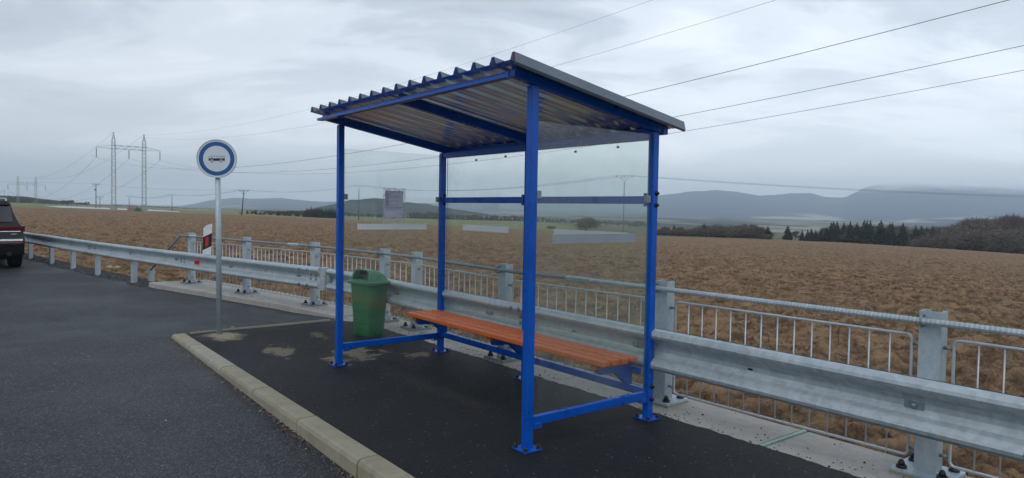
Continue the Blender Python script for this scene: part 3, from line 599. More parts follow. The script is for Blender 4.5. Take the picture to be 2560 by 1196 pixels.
# roof of trapezoidal sheet
def roof():
    PT = 0.2133; pts = []; v0, v1 = -0.27, 1.375
    u = 3.072+0.035
    pts.append((u, 0.0))
    for k in range(16):
        uc = 3.072-PT*k
        pts += [(uc+0.036, 0.0), (uc+0.013, 0.046), (uc-0.013, 0.046), (uc-0.036, 0.0)] if k < 15 else [(uc+0.030, 0.0), (uc+0.012, 0.044), (uc-0.012, 0.044), (uc-0.024, -0.018)]
        if k < 15: pts += [(uc-PT/2+0.012, 0.0), (uc-PT/2+0.006, 0.003), (uc-PT/2-0.006, 0.003), (uc-PT/2-0.012, 0.0)]
    z0 = lambda v: slope_z(v)+0.064+0.0
    mb = MB(); n = len(pts); nv = 5
    for j in range(nv):
        v = v0+(v1-v0)*j/(nv-1)
        mb.v += [tuple(P(u_, v, z0(v)+h)-S0) for u_, h in pts]
    for j in range(nv):
        v = v0+(v1-v0)*j/(nv-1)
        mb.v += [tuple(P(u_, v, z0(v)+h-0.0015)-S0) for u_, h in pts]
    T_ = n*nv
    for j in range(nv-1):
        for i in range(n-1):
            q = (j*n+i, j*n+i+1, (j+1)*n+i+1, (j+1)*n+i)
            a_, b_, c_ = [Vector(mb.v[x]) for x in q[:3]]
            up = (b_-a_).cross(c_-a_).z > 0
            mb.f.append(q if up else q[::-1]); mb.mi.append(0); q2 = tuple(x+T_ for x in q); mb.f.append(q2[::-1] if up else q2); mb.mi.append(1)
    for i in range(n-1):
        mb.f.append((i, i+1, T_+i+1, T_+i)); mb.mi.append(0); k = (nv-1)*n; mb.f.append((k+i, T_+k+i, T_+k+i+1, k+i+1)); mb.mi.append(0)
    for i in (0, n-1):
        for j in range(nv-1): mb.f.append((j*n+i, (j+1)*n+i, T_+(j+1)*n+i, T_+j*n+i)); mb.mi.append(0)
    ro = mb.build('roof_sheet', [M['roof_top'], M['roof_under']], sh)
    # folded verge flashing on the near side
    us_ = 3.072-PT*15
    mb = MB(); a0 = P(us_-0.014, v0, z0(v0)+0.0395)-S0; a1 = P(us_-0.014, v1, z0(v1)+0.0395)-S0
    dirv = (a1-a0).normalized(); L = (a1-a0).length; upn = AV.cross(dirv); upn = upn if upn.z > 0 else -upn
    mb.prism([(0.0, 0.0), (0.0, -0.0018), (-0.0225, -0.062), (-0.012, -0.075), (-0.014, -0.077), (-0.0250, -0.063), (-0.0020, 0.0)], a0, AV, upn, dirv, L)
    mb.build('roof_flashing', M['roof_top'], sh)
    for uu in (0.04, 0.17, 1.50, 1.62, 2.90):
        link('screw', SCREW, sh, P(uu, -0.178-0.0, 2.478)-S0-BV*0.001, orient(-BV))
roof()
# ------------------------------------------------------------------ bench
bz = 0.49
bench = thing('bench', P(1.5, 0.93, 0.006), 'slatted orange-brown timber bench on blue brackets inside the shelter', 'bench')
BO = P(1.5, 0.93, 0.006)
sv = [0.742, 0.841, 0.940, 1.039]
for i, v0 in enumerate(sv):
    segs = [(0.035, 2.955)] if i < 3 else [(0.035, 1.96), (1.964, 2.955)]
    for (u0, u1) in segs:
        mb = MB(); mb.uvbox(u0+random.uniform(-.004, .004), u1+random.uniform(-.004, .004), v0, v0+0.074, bz-0.042, bz+random.uniform(-.001, .001), BO, 0.006); mb.build('slat', M['wood'], bench)
for u in (0.16, 1.50, 2.84):
    mb = MB(); mb.uvbox(u-0.035, u+0.035, 0.765, 1.12, bz-0.081, bz-0.0425, BO, 0.003); mb.build('batten', M['wood_dark'], bench)
    mb = MB(); mb.prism([(1.165, bz-0.082), (0.79, bz-0.082), (0.82, bz-0.125), (0.99, bz-0.130), (1.12, bz-0.24), (1.165, bz-0.24)], P(u-0.026, 0, 0)-BO, BV, ZV, AV, 0.052); mb.build('bracket', M['blue'], bench)
    if u != 1.5:
        mb = MB(); a_, b_ = (0.031, u-0.027) if u < 1 else (u+0.027, 2.969); mb.uvbox(a_, b_, 1.122, 1.158, bz-0.14, bz-0.09, BO, 0.003); mb.build('bracket_arm', M['blue'], bench)

# ------------------------------------------------------------------ notice in a plastic sleeve on the left pane
NO = P(2.985, 0.60, 1.48)
no = thing('timetable_notice', NO, 'printed white timetable sheet in a clear sleeve taped to the left glass pane', 'notice')
def onpane(name, v0, v1, z0, z1, off, th, mat, par): mb = MB(); mb.uvbox(2.9935-off-th, 2.9935-off, v0, v1, z0, z1, NO, 0); return mb.build(name, mat, par)
onpane('sleeve', 0.468, 0.735, 1.435, 1.805, 0.0, 0.0010, M['sleeve'], no)
pg = onpane('paper_sheet', 0.492, 0.705, 1.476, 1.776, 0.0012, 0.0006, M['paper'], no)
mb = MB()
def ln_(v0, v1, z, h=0.0035): mb.uvbox(2.9912, 2.9915, v0, v1, z-h/2, z+h/2, NO, 0)
random.seed(3)
ln_(0.500, 0.56, 1.766); ln_(0.585, 0.63, 1.766); ln_(0.672, 0.695, 1.765)
z = 1.752
while z > 1.615:
    ln_(0.500, random.uniform(0.530, 0.548), z); 
    if random.random() < 0.75: ln_(0.556, random.choice((0.565, 0.572, 0.60, 0.655)), z, 0.0025)
    z -= 0.0085
ln_(0.494, 0.703, 1.603, 0.004); ln_(0.494, 0.703, 1.496, 0.002); ln_(0.575, 0.625, 1.491)
for z in (1.592, 1.583, 1.573): ln_(0.503, 0.69-0.06*(z < 1.575), z, 0.0022)
mb.prism([(0.646, 1.770), (0.660, 1.770), (0.660, 1.763), (0.653, 1.756), (0.646, 1.763)], P(2.9912, 0, 0)-NO, BV, ZV, AV, 0.0003)
mb.uvbox(2.9912, 2.9915, 0.552, 0.553, 1.61, 1.757, NO, 0)
mb.build('printing', M['print'], pg)

# ------------------------------------------------------------------ guard rail (W-beam on posts, follows the bay)
def rp(u, off=0.0, z=0.0):
    e = 0.05; v = interp(u, VR); p0, p1 = P(u-e, interp(u-e, VR)), P(u+e, interp(u+e, VR)); t = (p1-p0).normalized(); n = Vector((-t.y, t.x, 0))
    if n.dot(BV) < 0: n = -n
    return P(u, v, z)+n*off, t, n
ZR = 0.541
prof_w = [(0.016, .157), (0.030, .157), (0.058, .148), (0.076, .130), (0.080, .110), (0.074, .092), (0.050, .070), (0.018, .050), (0.004, .034), (0.0, .015), (0.0, -.015), (0.004, -.034), (0.018, -.050), (0.050, -.070), (0.074, -.092), (0.080, -.110), (0.076, -.130), (0.058, -.148), (0.030, -.157), (0.016, -.157)]
GO = P(6, 1.2, 0); gr = thing('guard_rail', GO, 'long galvanised W-profile guard rail running behind the shelter and along the road edge', 'guard rail')
def wbeam(u0, u1, name='rail_segment', lift=0.0, n=None):
    n = n or max(3, int((u1-u0)/0.35)); mb = MB(); K = len(prof_w)
    rows = []
    for k in range(n+1):
        u = u0+(u1-u0)*k/n; b0, t, nn = rp(u)
        rows.append([b0-nn*(d+lift)+ZV*(ZR+z*(1+lift*6))-GO for d, z in prof_w]+[b0-nn*(d+lift-0.004)+ZV*(ZR+z*(1+lift*6))-GO for d, z in prof_w][::-1])
    vs = [q for r_ in rows for q in r_]; m_ = 2*K; fs = []
    for k in range(n):
        for j in range(m_): fs.append((k*m_+j, k*m_+(j+1) % m_, (k+1)*m_+(j+1) % m_, (k+1)*m_+j))
    fs.append(tuple(range(m_))[::-1]); fs.append(tuple(n*m_+j for j in range(m_))); mb.add(vs, fs)
    return mb.build(name, M['galv'], gr, smooth=False)
def bolt_on(par, u, z, d):
    b0, t, nn = rp(u); link('bolt', BOLT_R, par, b0-nn*d+ZV*z-GO, orient(-nn))
joints = [-10.5, -6.45, -2.36, 1.80, 6.02]
for i in range(len(joints)-1):
    s_ = wbeam(joints[i]-0.28*(i > 0), joints[i+1], lift=0.0 if i % 2 else 0.005)
    uj = joints[i+1]
    if i < 3:
        for du, lf in ((-0.20, 0.0), (-0.08, 0.0)): 
            for z, d in ((ZR+.110, 0.086), (ZR-.110, 0.086)): bolt_on(s_, uj+du, z, d)
        for z in (ZR+.028, ZR-.03): bolt_on(s_, uj-0.14, z, 0.011)
joints2 = [6.24, 10.35, 15.2, 19.2, 23.2, 27.2, 31.2]
for i in range(len(joints2)-1):
    s_ = wbeam(joints2[i], joints2[i+1]+0.28, lift=0.0 if i % 2 else 0.005)
    for du in (0.08, 0.20):
        for z, d in ((ZR+.110, 0.088), (ZR-.110, 0.088)): bolt_on(s_, joints2[i+(i > 0)]+du if i else 6.36+du*1.6, z, d)
        for z in (ZR+.03, ZR-.03): bolt_on(s_, joints2[i]+0.05+du, z, 0.012)
# expansion joint: sleeve and gap plate
mb = MB(); b0, t, nn = rp(6.13); c0 = b0-nn*0.045-GO
mb.tube([c0+ZV*(ZR-0.165), c0+ZV*(ZR+0.165)], 0.062, 16); mb.build('expansion_sleeve', M['galv'], gr, smooth=False)
mb = MB(); b0, t, nn = rp(6.00); mb.obox(b0-nn*0.02-GO+ZV*ZR, t, nn, ZV, 0.035, 0.006, 0.15, 0.001); s_ = mb.build('joint_plate', M['galv_dark'], gr)
# rectangular washer plates and slots
def xu(x, y): q = at_z(x, y, ZR); return uv_of(q.x, q.y)[0]
def plate_at(u, zc=ZR, w=0.052, h=0.021, mat='galv_dark', bolt=True):
    b0, t, nn = rp(u); mb = MB(); mb.obox(b0-nn*0.0095-GO+ZV*zc, t, nn, ZV, w, 0.003, h, 0.001); o = mb.build('washer_plate', M[mat], gr)
    if bolt: bolt_on(gr, u, zc, 0.0125)
for u in (-1.88, 0.17, 2.17, 4.14, 6.79, 8.77, 10.83, -4.0): plate_at(u)
for u in (12.9, 15.04, 16.86, 18.79, 21.04): plate_at(u, w=0.03, h=0.018)
for u in (-0.84, 0.91, 3.1, 7.7, 12.0, 14.0, 17.9):      # dark slips standing in for the shade inside empty slots
    b0, t, nn = rp(u); mb = MB(); mb.obox(b0-nn*0.006-GO+ZV*ZR, t, nn, ZV, 0.018, 0.0015, 0.007, 0.0005); mb.build('slot_shade', M['bolt'], gr)
b0, t, nn = rp(9.88); _rx = ZV.cross(Vector((-b0.x, -b0.y, 0)).normalized()); mb = MB(); mb.obox(b0-nn*0.060-GO+ZV*(ZR), _rx, _rx.cross(ZV), ZV, 0.042, 0.004, 0.036, 0.001); mb.build('red_reflector', M['red_refl'], gr)
# rammed posts of the free rail
mb = MB(); th = 0.006
mb.box(-0.055, 0.055, -0.045, -0.045+th, -0.35, 0.56); mb.box(-0.055, -0.055+th, -0.0388, 0.045, -0.35, 0.56); mb.box(0.055-th, 0.055, -0.0388, 0.045, -0.35, 0.56)
gp0 = None
for u in (12.86, 15.04, 16.86, 18.79, 21.04, 23.1, 25.1, 27.1, 29.1):
    b0, t, nn = rp(u, 0.055)
    if gp0 is None: gp0 = mb.build('rail_post', M['galv_post'], gr, b0-GO, rot=(0, 0, math.atan2(t.y, t.x)+math.pi)); 
    else: o = gp0.copy(); COL.objects.link(o); o.parent = gr; o.location = b0-GO; o.rotation_euler = (0, 0, math.atan2(t.y, t.x)+math.pi)
b0, t, nn = rp(12.62, 0.30); o = MB(); o.box(-0.055, 0.055, -0.045, -0.039, -0.3, 0.235); o.box(-0.055, -0.049, -0.0388, 0.045, -0.3, 0.235); o.box(0.049, 0.055, -0.0388, 0.045, -0.3, 0.235)
o.build('stub_post', M['galv_post'], gr, b0-GO, rot=(0, 0, math.atan2(t.y, t.x)+math.pi))

# ------------------------------------------------------------------ parapet fence behind the rail
PPOS = [(-6.46, 13.95), (-4.79, 12.49), (-3.17, 11.15), None, (-1.25, 9.13), (-0.06, 7.35), (1.30, 5.83), (2.61, 4.25)]
PPOS[3] = (-1.78, 9.72)
d_ = Vector((2.61-1.30, 4.25-5.83)); d_.normalize(); PPOS += [(2.61+d_.x*2.05, 4.25+d_.y*2.05), (2.61+d_.x*4.1, 4.25+d_.y*4.1)]
PP = [Vector((x, y, 0.0)) for x, y in PPOS]
FO = PP[5].copy(); fe = thing('parapet_fence', FO, 'galvanised steel railing with a ribbed handrail and thin upright bars behind the guard rail', 'fence')
def pdir(i):
    a_, b_ = PP[max(i-1, 0)], PP[min(i+1, len(PP)-1)]; t = (b_-a_).normalized(); n = Vector((-t.y, t.x, 0)); n = n if n.dot(BV) > 0 else -n; return t, n
HT = 1.020
for i, p in enumerate(PP):
    t, n = pdir(i); rz = math.atan2(t.y, t.x)
    mb = MB(); w = 0.062; dd = 0.052; th = 0.008
    # C section, web toward the road (local -y), open at the back
    mb.box(-w, w, -dd, -dd+th, 0.03, HT); mb.box(-w, -w+th, -dd+th+.0005, dd, 0.03, HT); mb.box(w-th, w, -dd+th+.0005, dd, 0.03, HT); mb.box(-w+th+.0005, -w+0.03, dd-th, dd, 0.03, HT); mb.box(w-0.03, w-th-.0005, dd-th, dd, 0.03, HT)
    sgn = 1 if (Matrix.Rotation(rz, 3, 'Z') @ Vector((0, 1, 0))).dot(n) > 0 else -1
    po = mb.build('post', M['galv_post'], fe, p-FO, rot=(0, 0, rz if sgn > 0 else rz+math.pi))
    mb = MB(); mb.box(-0.165, 0.165, -0.150, 0.140, 0.010, 0.030, 0.002); mb.cur = 0; bp = mb.build('base_plate', M['galv_dark'] if i < 6 else M['galv_post'], po)
    mb = MB(); mb.box(-0.168, 0.168, -0.153, 0.143, -0.006, 0.0095); mb.build('grout_pad', M['kerb'], po)
    for bx, by in ((-0.115, -0.10), (0.115, -0.10), (-0.115, 0.095), (0.115, 0.095)): link('anchor_bolt', BOLT_L, po, (bx, by, 0.030))
    mb = MB(); L = 0.26; mb.box(-0.085, 0.085, -0.16-L/2, -dd-0.0015, ZR+0.05, ZR+0.056); mb.box(-0.085, -0.079, -0.16-L/2, -dd-0.0015, ZR-0.09, ZR+0.0495); mb.box(0.079, 0.085, -0.16-L/2, -dd-0.0015, ZR-0.09, ZR+0.0495)
    mb.box(-0.085, 0.085, -0.166-L/2, -0.1605-L/2, ZR-0.09, ZR+0.056); mb.build('spacer_bracket', M['galv'], po)
    mb = MB(); hk = [Vector((-w*0.55, -dd-0.002, 0.99)), Vector((-w*0.55, -dd-0.035, 1.0)), Vector((-w*0.55, -dd-0.058, 0.975)), Vector((-w*0.55, -dd-0.058, 0.945)), Vector((-w*0.55, -dd-0.035, 0.925)), Vector((-w*0.55, -dd-0.002, 0.93))]
    mb.tube(hk, 0.007, 6); mb.build('rail_hook', M['galv_dark'], po, smooth=True)
    for z in (0.80, 0.135):
        for sx in (-1, 1):
            mb = MB(); mb.tube([(sx*(w), 0.005, z), (sx*(w+0.045), 0.005, z)], 0.011, 8); mb.dome((sx*(w+0.045), 0.005, z), (sx, 0, 0), 0.016, 0.010, 6, 2); mb.build('panel_pin', M['galv_dark'], po, smooth=True)
# infill panels: bent frame rod + bars
for i in range(len(PP)-1):
    a_, b_ = PP[i], PP[i+1]; t = (b_-a_).normalized(); L = (b_-a_).length
    if i == 3: continue_bars = True
    o = a_+t*0.0; pan = bpy.data.objects.new('infill_panel', None); COL.objects.link(pan); pan.parent = fe; pan.location = o-FO; pan.rotation_euler = (0, 0, math.atan2(t.y, t.x))
    x0, x1 = 0.118, L-0.118; z0, z1 = 0.085, 0.855; y = 0.0; r = 0.0095
    def arc(cx_, cz_, a0, a1, rad=0.03): return [Vector((cx_+rad*math.cos(a0+(a1-a0)*k/4), y, cz_+rad*math.sin(a0+(a1-a0)*k/4))) for k in range(5)]
    q = .03; H_ = math.pi/2
    loop = arc(x1-q, z1-q, H_, 0)+arc(x1-q, z0+q, 0, -H_)+arc(x0+q, z0+q, -H_, -2*H_)+arc(x0+q, z1-q, 2*H_, H_); loop.append(loop[0])
    mb = MB(); mb.tube(loop, r, 8); mb.build('frame', M['galv_bar'], pan, smooth=True)
    nb = max(2, round((x1-x0)/0.128)); mbb = MB(); mbb.tube([(0, 0, z0), (0, 0, z1)], 0.0056, 6); bar0 = None
    for k in range(1, nb):
        xx = x0+(x1-x0)*k/nb
        if bar0 is None: bar0 = mbb.build('bar', M['galv_bar'], pan, (xx, y, 0), smooth=True)
        else: c_ = bar0.copy(); COL.objects.link(c_); c_.parent = pan; c_.location = (xx, y, 0)
# handrail: ribbed rope-like rail in front of the posts
def rail_pt(i): t, n = pdir(i); return PP[i]-n*0.095+ZV*0.960
pts = [rail_pt(i) for i in range(len(PP))]
def along(p, q, step): L = (q-p).length; n = max(2, int(L/step)); return [p+(q-p)*(k/n) for k in range(n)]
sleeve_pt = pts[5]+(pts[6]-pts[5])*0.56
near = []; seq = [sleeve_pt, pts[6], pts[7], pts[8], pts[9]]
for a_, b_ in zip(seq, seq[1:]): near += along(a_, b_, 0.0085)
mb = MB(); mb.tube(near, 0.02, 10, radii=[0.0215 if (k % 3) else 0.0192 for k in range(len(near))]); mb.build('ribbed_handrail', M['galv'], fe, -FO)
d0 = (pts[0]-pts[1]).normalized(); far_ = [pts[0]+d0*0.30+Vector((0, 0, 0.0))]; far_end = rp(12.55, 0.26, 0.20)[0]
fl = [far_end, far_[0]+(far_end-far_[0])*0.04]+[far_[0]]
for a_, b_ in zip([far_[0]]+pts[:6], pts[:6]+[sleeve_pt]): fl += along(a_, b_, 0.05)[1:] if a_ is far_[0] else along(a_, b_, 0.05)
random.seed(5)
mb = MB(); mb.tube(fl, 0.02, 10, radii=[0.019+random.uniform(-.0012, .0016) for _ in fl]); mb.build('handrail', M['galv_dark'], fe, -FO, smooth=True)
for c_, dr in ((sleeve_pt, (pts[6]-pts[5]).normalized()), (pts[1]+(pts[2]-pts[1])*0.78, (pts[2]-pts[1]).normalized()), (pts[0]+(pts[1]-pts[0])*0.12, (pts[1]-pts[0]).normalized())):
    mb = MB(); mb.tube([c_-dr*0.15, c_+dr*0.15], 0.027, 6); mb.build('coupling', M['galv'], fe, -FO)

# ------------------------------------------------------------------ bus stop sign
q = at_z(549, 838, -0.02); SO = Vector((q.x, q.y, -0.03))
sg = thing('bus_stop_sign', SO, 'round bus stop sign with a blue ring and black bus on a grey pole', 'road sign')
lean = Vector((-0.012, 0.0, 1)).normalized()
mb = MB(); mb.tube([Vector((0, 0, -0.05)), lean*2.36], 0.032, 18); mb.build('pole', M['galv_post'], sg, smooth=True)
fdir = Vector((-SO.x*0.55+0.0, -SO.y, 0)).normalized(); fdir = (Matrix.Rotation(R(-4), 3, 'Z') @ fdir)
rgt = ZV.cross(fdir).normalized()*1.0
if rgt.x < 0: rgt = -rgt
dc = lean*2.190+fdir*0.045; RS = 0.226; rgt = (Matrix.Rotation(R(1.5), 3, fdir) @ rgt); upv = fdir.cross(rgt); upv = upv if upv.z > 0 else -upv
def disc(name, r0, r1, z0, z1, mat, n=56, par=sg):
    mb = MB(); vs = []; fs = []
    for rr_, zz in ((r0, z0), (r0, z1), (r1, z1), (r1, z0)):
        for k in range(n): th = 2*math.pi*k/n; vs.append(dc+(rgt*math.cos(th)+upv*math.sin(th))*rr_+fdir*zz)
    for s_ in range(4):
        for k in range(n): fs.append((s_*n+k, s_*n+(k+1) % n, ((s_+1) % 4)*n+(k+1) % n, ((s_+1) % 4)*n+k))
    mb.add(vs, fs); return mb.build(name, mat, par)
dsc = disc('disc', 0.0001, RS, -0.010, 0.004, M['white_refl']); disc('rim', RS+0.0005, RS+0.008, -0.016, 0.010, M['galv_post']); disc('blue_ring', 0.158, 0.207, 0.0045, 0.0055, M['sign_blue'], par=dsc)
# bus pictogram (flat print): body, window band lines, wheels
mb = MB()
def rect(x0, x1, y0, y1): mb.prism([(x0, y0), (x1, y0), (x1, y1), (x0, y1)], dc+fdir*0.0045, rgt, upv, fdir, 0.0010)
bw = 0.094
rect(-bw, bw, -0.026, 0.004); rect(-bw*0.95, bw, 0.030, 0.0335)
for xx in (-0.0895, -0.062, -0.0285, 0.005, 0.038, 0.071, bw-0.003): rect(xx-0.0014, xx+0.0014, 0.0042, 0.0298)
rect(-0.066, -bw*0.9+0.04, 0.0042, 0.0075)
mb.build('bus_pictogram', M['sign_black'], dsc)
for xx in (-0.056, 0.050):
    for r0, r1, mt, zz, nm in ((0.0001, 0.0205, 'white_refl', 0.0057, 'wheel_gap'), (0.0095, 0.0165, 'sign_black', 0.0062, 'wheel_ring')):
        c_ = dc+rgt*xx-upv*0.029; mb = MB(); vs = []; fs = []; n = 20
        for rr_ in (r0, r1):
            for k in range(n): th = 2*math.pi*k/n; vs.append(c_+(rgt*math.cos(th)+upv*math.sin(th))*rr_+fdir*zz)
        for k in range(n): fs.append((k, (k+1) % n, n+(k+1) % n, n+k))
        mb.add(vs, fs); mb.build(nm, M[mt], dsc)
for dz in (-0.09, 0.09):
    mb = MB(); mb.obox(lean*(2.19+dz)+fdir*0.014, rgt, fdir, ZV, 0.05, 0.020, 0.014, 0.003); mb.build('clamp', M['steel'], sg)

# ------------------------------------------------------------------ litter bin
def litter_bin():
    c = P(4.36, 1.00, 0.006); ga = R(0)
    view = Vector((-c.x, -c.y, 0)).normalized(); fd = Matrix.Rotation(R(14), 3, 'Z') @ -BV
    rz = math.atan2(fd.y, fd.x)+math.pi/2            # local -y is the front
    b = thing('litter_bin', c, 'green plastic litter bin with a hooded lid behind the shelter by the guard rail', 'litter bin', rz=rz)
    m, t, bs, o = new_mat('green_plastic'); wp = worldpos(t)
    mpn = N(t, 'ShaderNodeMapping'); mpn.inputs['Scale'].default_value = (1.5, 1.5, 9); t.links.new(wp, mpn.inputs[0])
    sx = N(t, 'ShaderNodeSeparateXYZ'); t.links.new(wp, sx.inputs[0])
    band = ramp(t, math_(t, 'ADD', sx.outputs[2], math_(t, 'MULTIPLY', noise(t, 2.5, 4, vec=wp), 0.18)), [(0.40, 0.0), (0.52, 1.0), (0.60, 1.0), (0.68, 0.0)])
    cc = mixc(t, ramp(t, noise(t, 4, 5, vec=mpn.outputs[0]), [(0.3, 0.0), (0.7, 1.0)]), (0.018, 0.115, 0.045), (0.032, 0.165, 0.070))
    cc = mixc(t, math_(t, 'MULTIPLY', band, 0.55), cc, (0.085, 0.14, 0.045)); cc = mixc(t, ramp(t, noise(t, 30, 4, 0.7, vec=wp), [(0.62, 0.0), (0.8, 0.35)]), cc, (0.20, 0.26, 0.20))
    t.links.new(cc, bs.inputs['Base Color']); bs.inputs['Roughness'].default_value = 0.42; bump(t, bs, noise(t, 120, 3, vec=wp), 0.1, 0.002)
    m2 = simple('green_plastic_lid', (0.06, 0.20, 0.10), (0.04, 0.155, 0.07), rough=0.42, scale=7)
    def rr_ring(w, d, z, rad, n=5, yoff=0.0):
        pts = []
        for cx_, cy_, a0 in ((w-rad, d-rad, 0), (-(w-rad), d-rad, 90), (-(w-rad), -(d-rad), 180), (w-rad, -(d-rad), 270)):
            for k in range(n): a_ = R(a0+90*k/(n-1)); pts.append((cx_+rad*math.cos(a_), cy_+rad*math.sin(a_)+yoff, z))
        return pts
    def loft(name, rings, mat, cap=(True, True), par=b, smooth=True):
        mb = MB(); n = len(rings[0]); vs = [q for r_ in rings for q in r_]; fs = []
        for i in range(len(rings)-1):
            for k in range(n): fs.append((i*n+k, i*n+(k+1) % n, (i+1)*n+(k+1) % n, (i+1)*n+k))
        if cap[0]: fs.append(tuple(range(n))[::-1])
        if cap[1]: fs.append(tuple((len(rings)-1)*n+k for k in range(n)))
        mb.add(vs, fs); ob = mb.build(name, mat, par, smooth=smooth); ob.data.set_sharp_from_angle(angle=R(38)); return ob
    loft('body', [rr_ring(0.150, 0.118, 0.0, 0.05), rr_ring(0.162, 0.128, 0.018, 0.055), rr_ring(0.168, 0.133, 0.10, 0.055), rr_ring(0.185, 0.146, 0.40, 0.055), rr_ring(0.200, 0.158, 0.655, 0.055)], m)
    loft('rim', [rr_ring(0.204, 0.163, 0.640, 0.05), rr_ring(0.224, 0.182, 0.645, 0.055), rr_ring(0.226, 0.184, 0.672, 0.055), rr_ring(0.220, 0.178, 0.680, 0.055), rr_ring(0.200, 0.165, 0.681, 0.05)], m2)
    # hood: box with open front, rounded top falling to the back
    mb = MB(); secs = []; ny = 9
    for j in range(ny):
        s = j/(ny-1); y = -0.150+0.315*s; hh = 0.140*math.sqrt(max(0.0, 1-max(0, (s-0.18)/0.82)**2.2))+0.006; ww = 0.172-0.02*max(0, s-0.6)
        lean_ = -0.035*(1-s)
        prof_ = [(-ww, 0), (-ww*.97, hh*0.45), (-ww*0.86, hh*0.76), (-ww*0.60, hh*0.95), (0, hh), (ww*0.60, hh*0.95), (ww*0.86, hh*0.76), (ww*.97, hh*0.45), (ww, 0)]
        secs.append([(x, y+ (hh_-0)*0.22*(1-s), 0.680+hh_) for x, hh_ in prof_])
    n = 9; vs = [q for s_ in secs for q in s_]; fs = [(j*n+k, j*n+k+1, (j+1)*n+k+1, (j+1)*n+k) for j in range(ny-1) for k in range(n-1)]
    # front frame around the opening
    f0 = secs[0]; cxm = (0, sum(q[1] for q in f0)/n, 0.680+0.078)
    inner_ = [(q[0]*0.84, q[1]+0.0, cxm[2]+(q[2]-cxm[2])*0.80) for q in f0]; k0 = len(vs); vs += inner_; back_ = [(q[0], q[1]+0.10, q[2]) for q in inner_]; vs += back_
    for k in range(n): fs.append((k, (k+1) % n, k0+(k+1) % n, k0+k)); fs.append((k0+k, k0+(k+1) % n, k0+n+(k+1) % n, k0+n+k))
    mb.add(vs, fs); hd = mb.build('hood', m2, b, smooth=True); hd.data.set_sharp_from_angle(angle=R(42))
    mb = MB(); mb.add([(q[0], q[1]-0.012, q[2]) for q in back_], [tuple(range(n))]); mb.build('opening_shade', M['bolt'], hd)  # black sheet standing in for the shaded inside of the hood
    mb = MB(); mb.tube([(0.203, 0.02, 0.47), (0.197, -0.05, 0.468), (0.19, -0.11, 0.455)], 0.0025, 5); mb.build('scratch', M['sign_black'], b)
    mb = MB(); mb.box(-0.04, 0.04, 0.165, 0.186, 0.45, 0.60, 0.003); mb.build('mounting_plate', M['galv_post'], b)
litter_bin()

# ------------------------------------------------------------------ delineator
b0, t, nn = rp(9.67, 0.02, 0.695); dl = thing('road_delineator', b0, 'white plastic delineator with black band and red reflector standing on the guard rail', 'marker post')
fd = Vector((-b0.x, -b0.y, 0)).normalized(); rg = ZV.cross(fd); rg = rg if rg.x > 0 else -rg; up = (ZV+rg*0.035).normalized(); w = 0.072
k_ = 12.4/12.4
def dpart(name, poly, mat, th=0.05, off=0.0, par=dl): mb = MB(); mb.prism(poly, fd*off, rg, up, -fd, th); return mb.build(name, mat, par)
dpart('body', [(-w, -0.03), (w, -0.03), (w, 0.545), (w*0.9, 0.555), (-w*0.25, 0.53), (-w, 0.475)], M['white_plastic'], 0.055)
dpart('black_band', [(-w-.001, 0.075), (w+.001, 0.155), (w+.001, 0.39), (-w-.001, 0.315)], M['black_film'], 0.057, 0.001)
dpart('red_reflector', [(-w*0.42, 0.135), (w*0.28, 0.165), (w*0.28, 0.325), (-w*0.42, 0.305)], M['red_refl'], 0.004, 0.004)
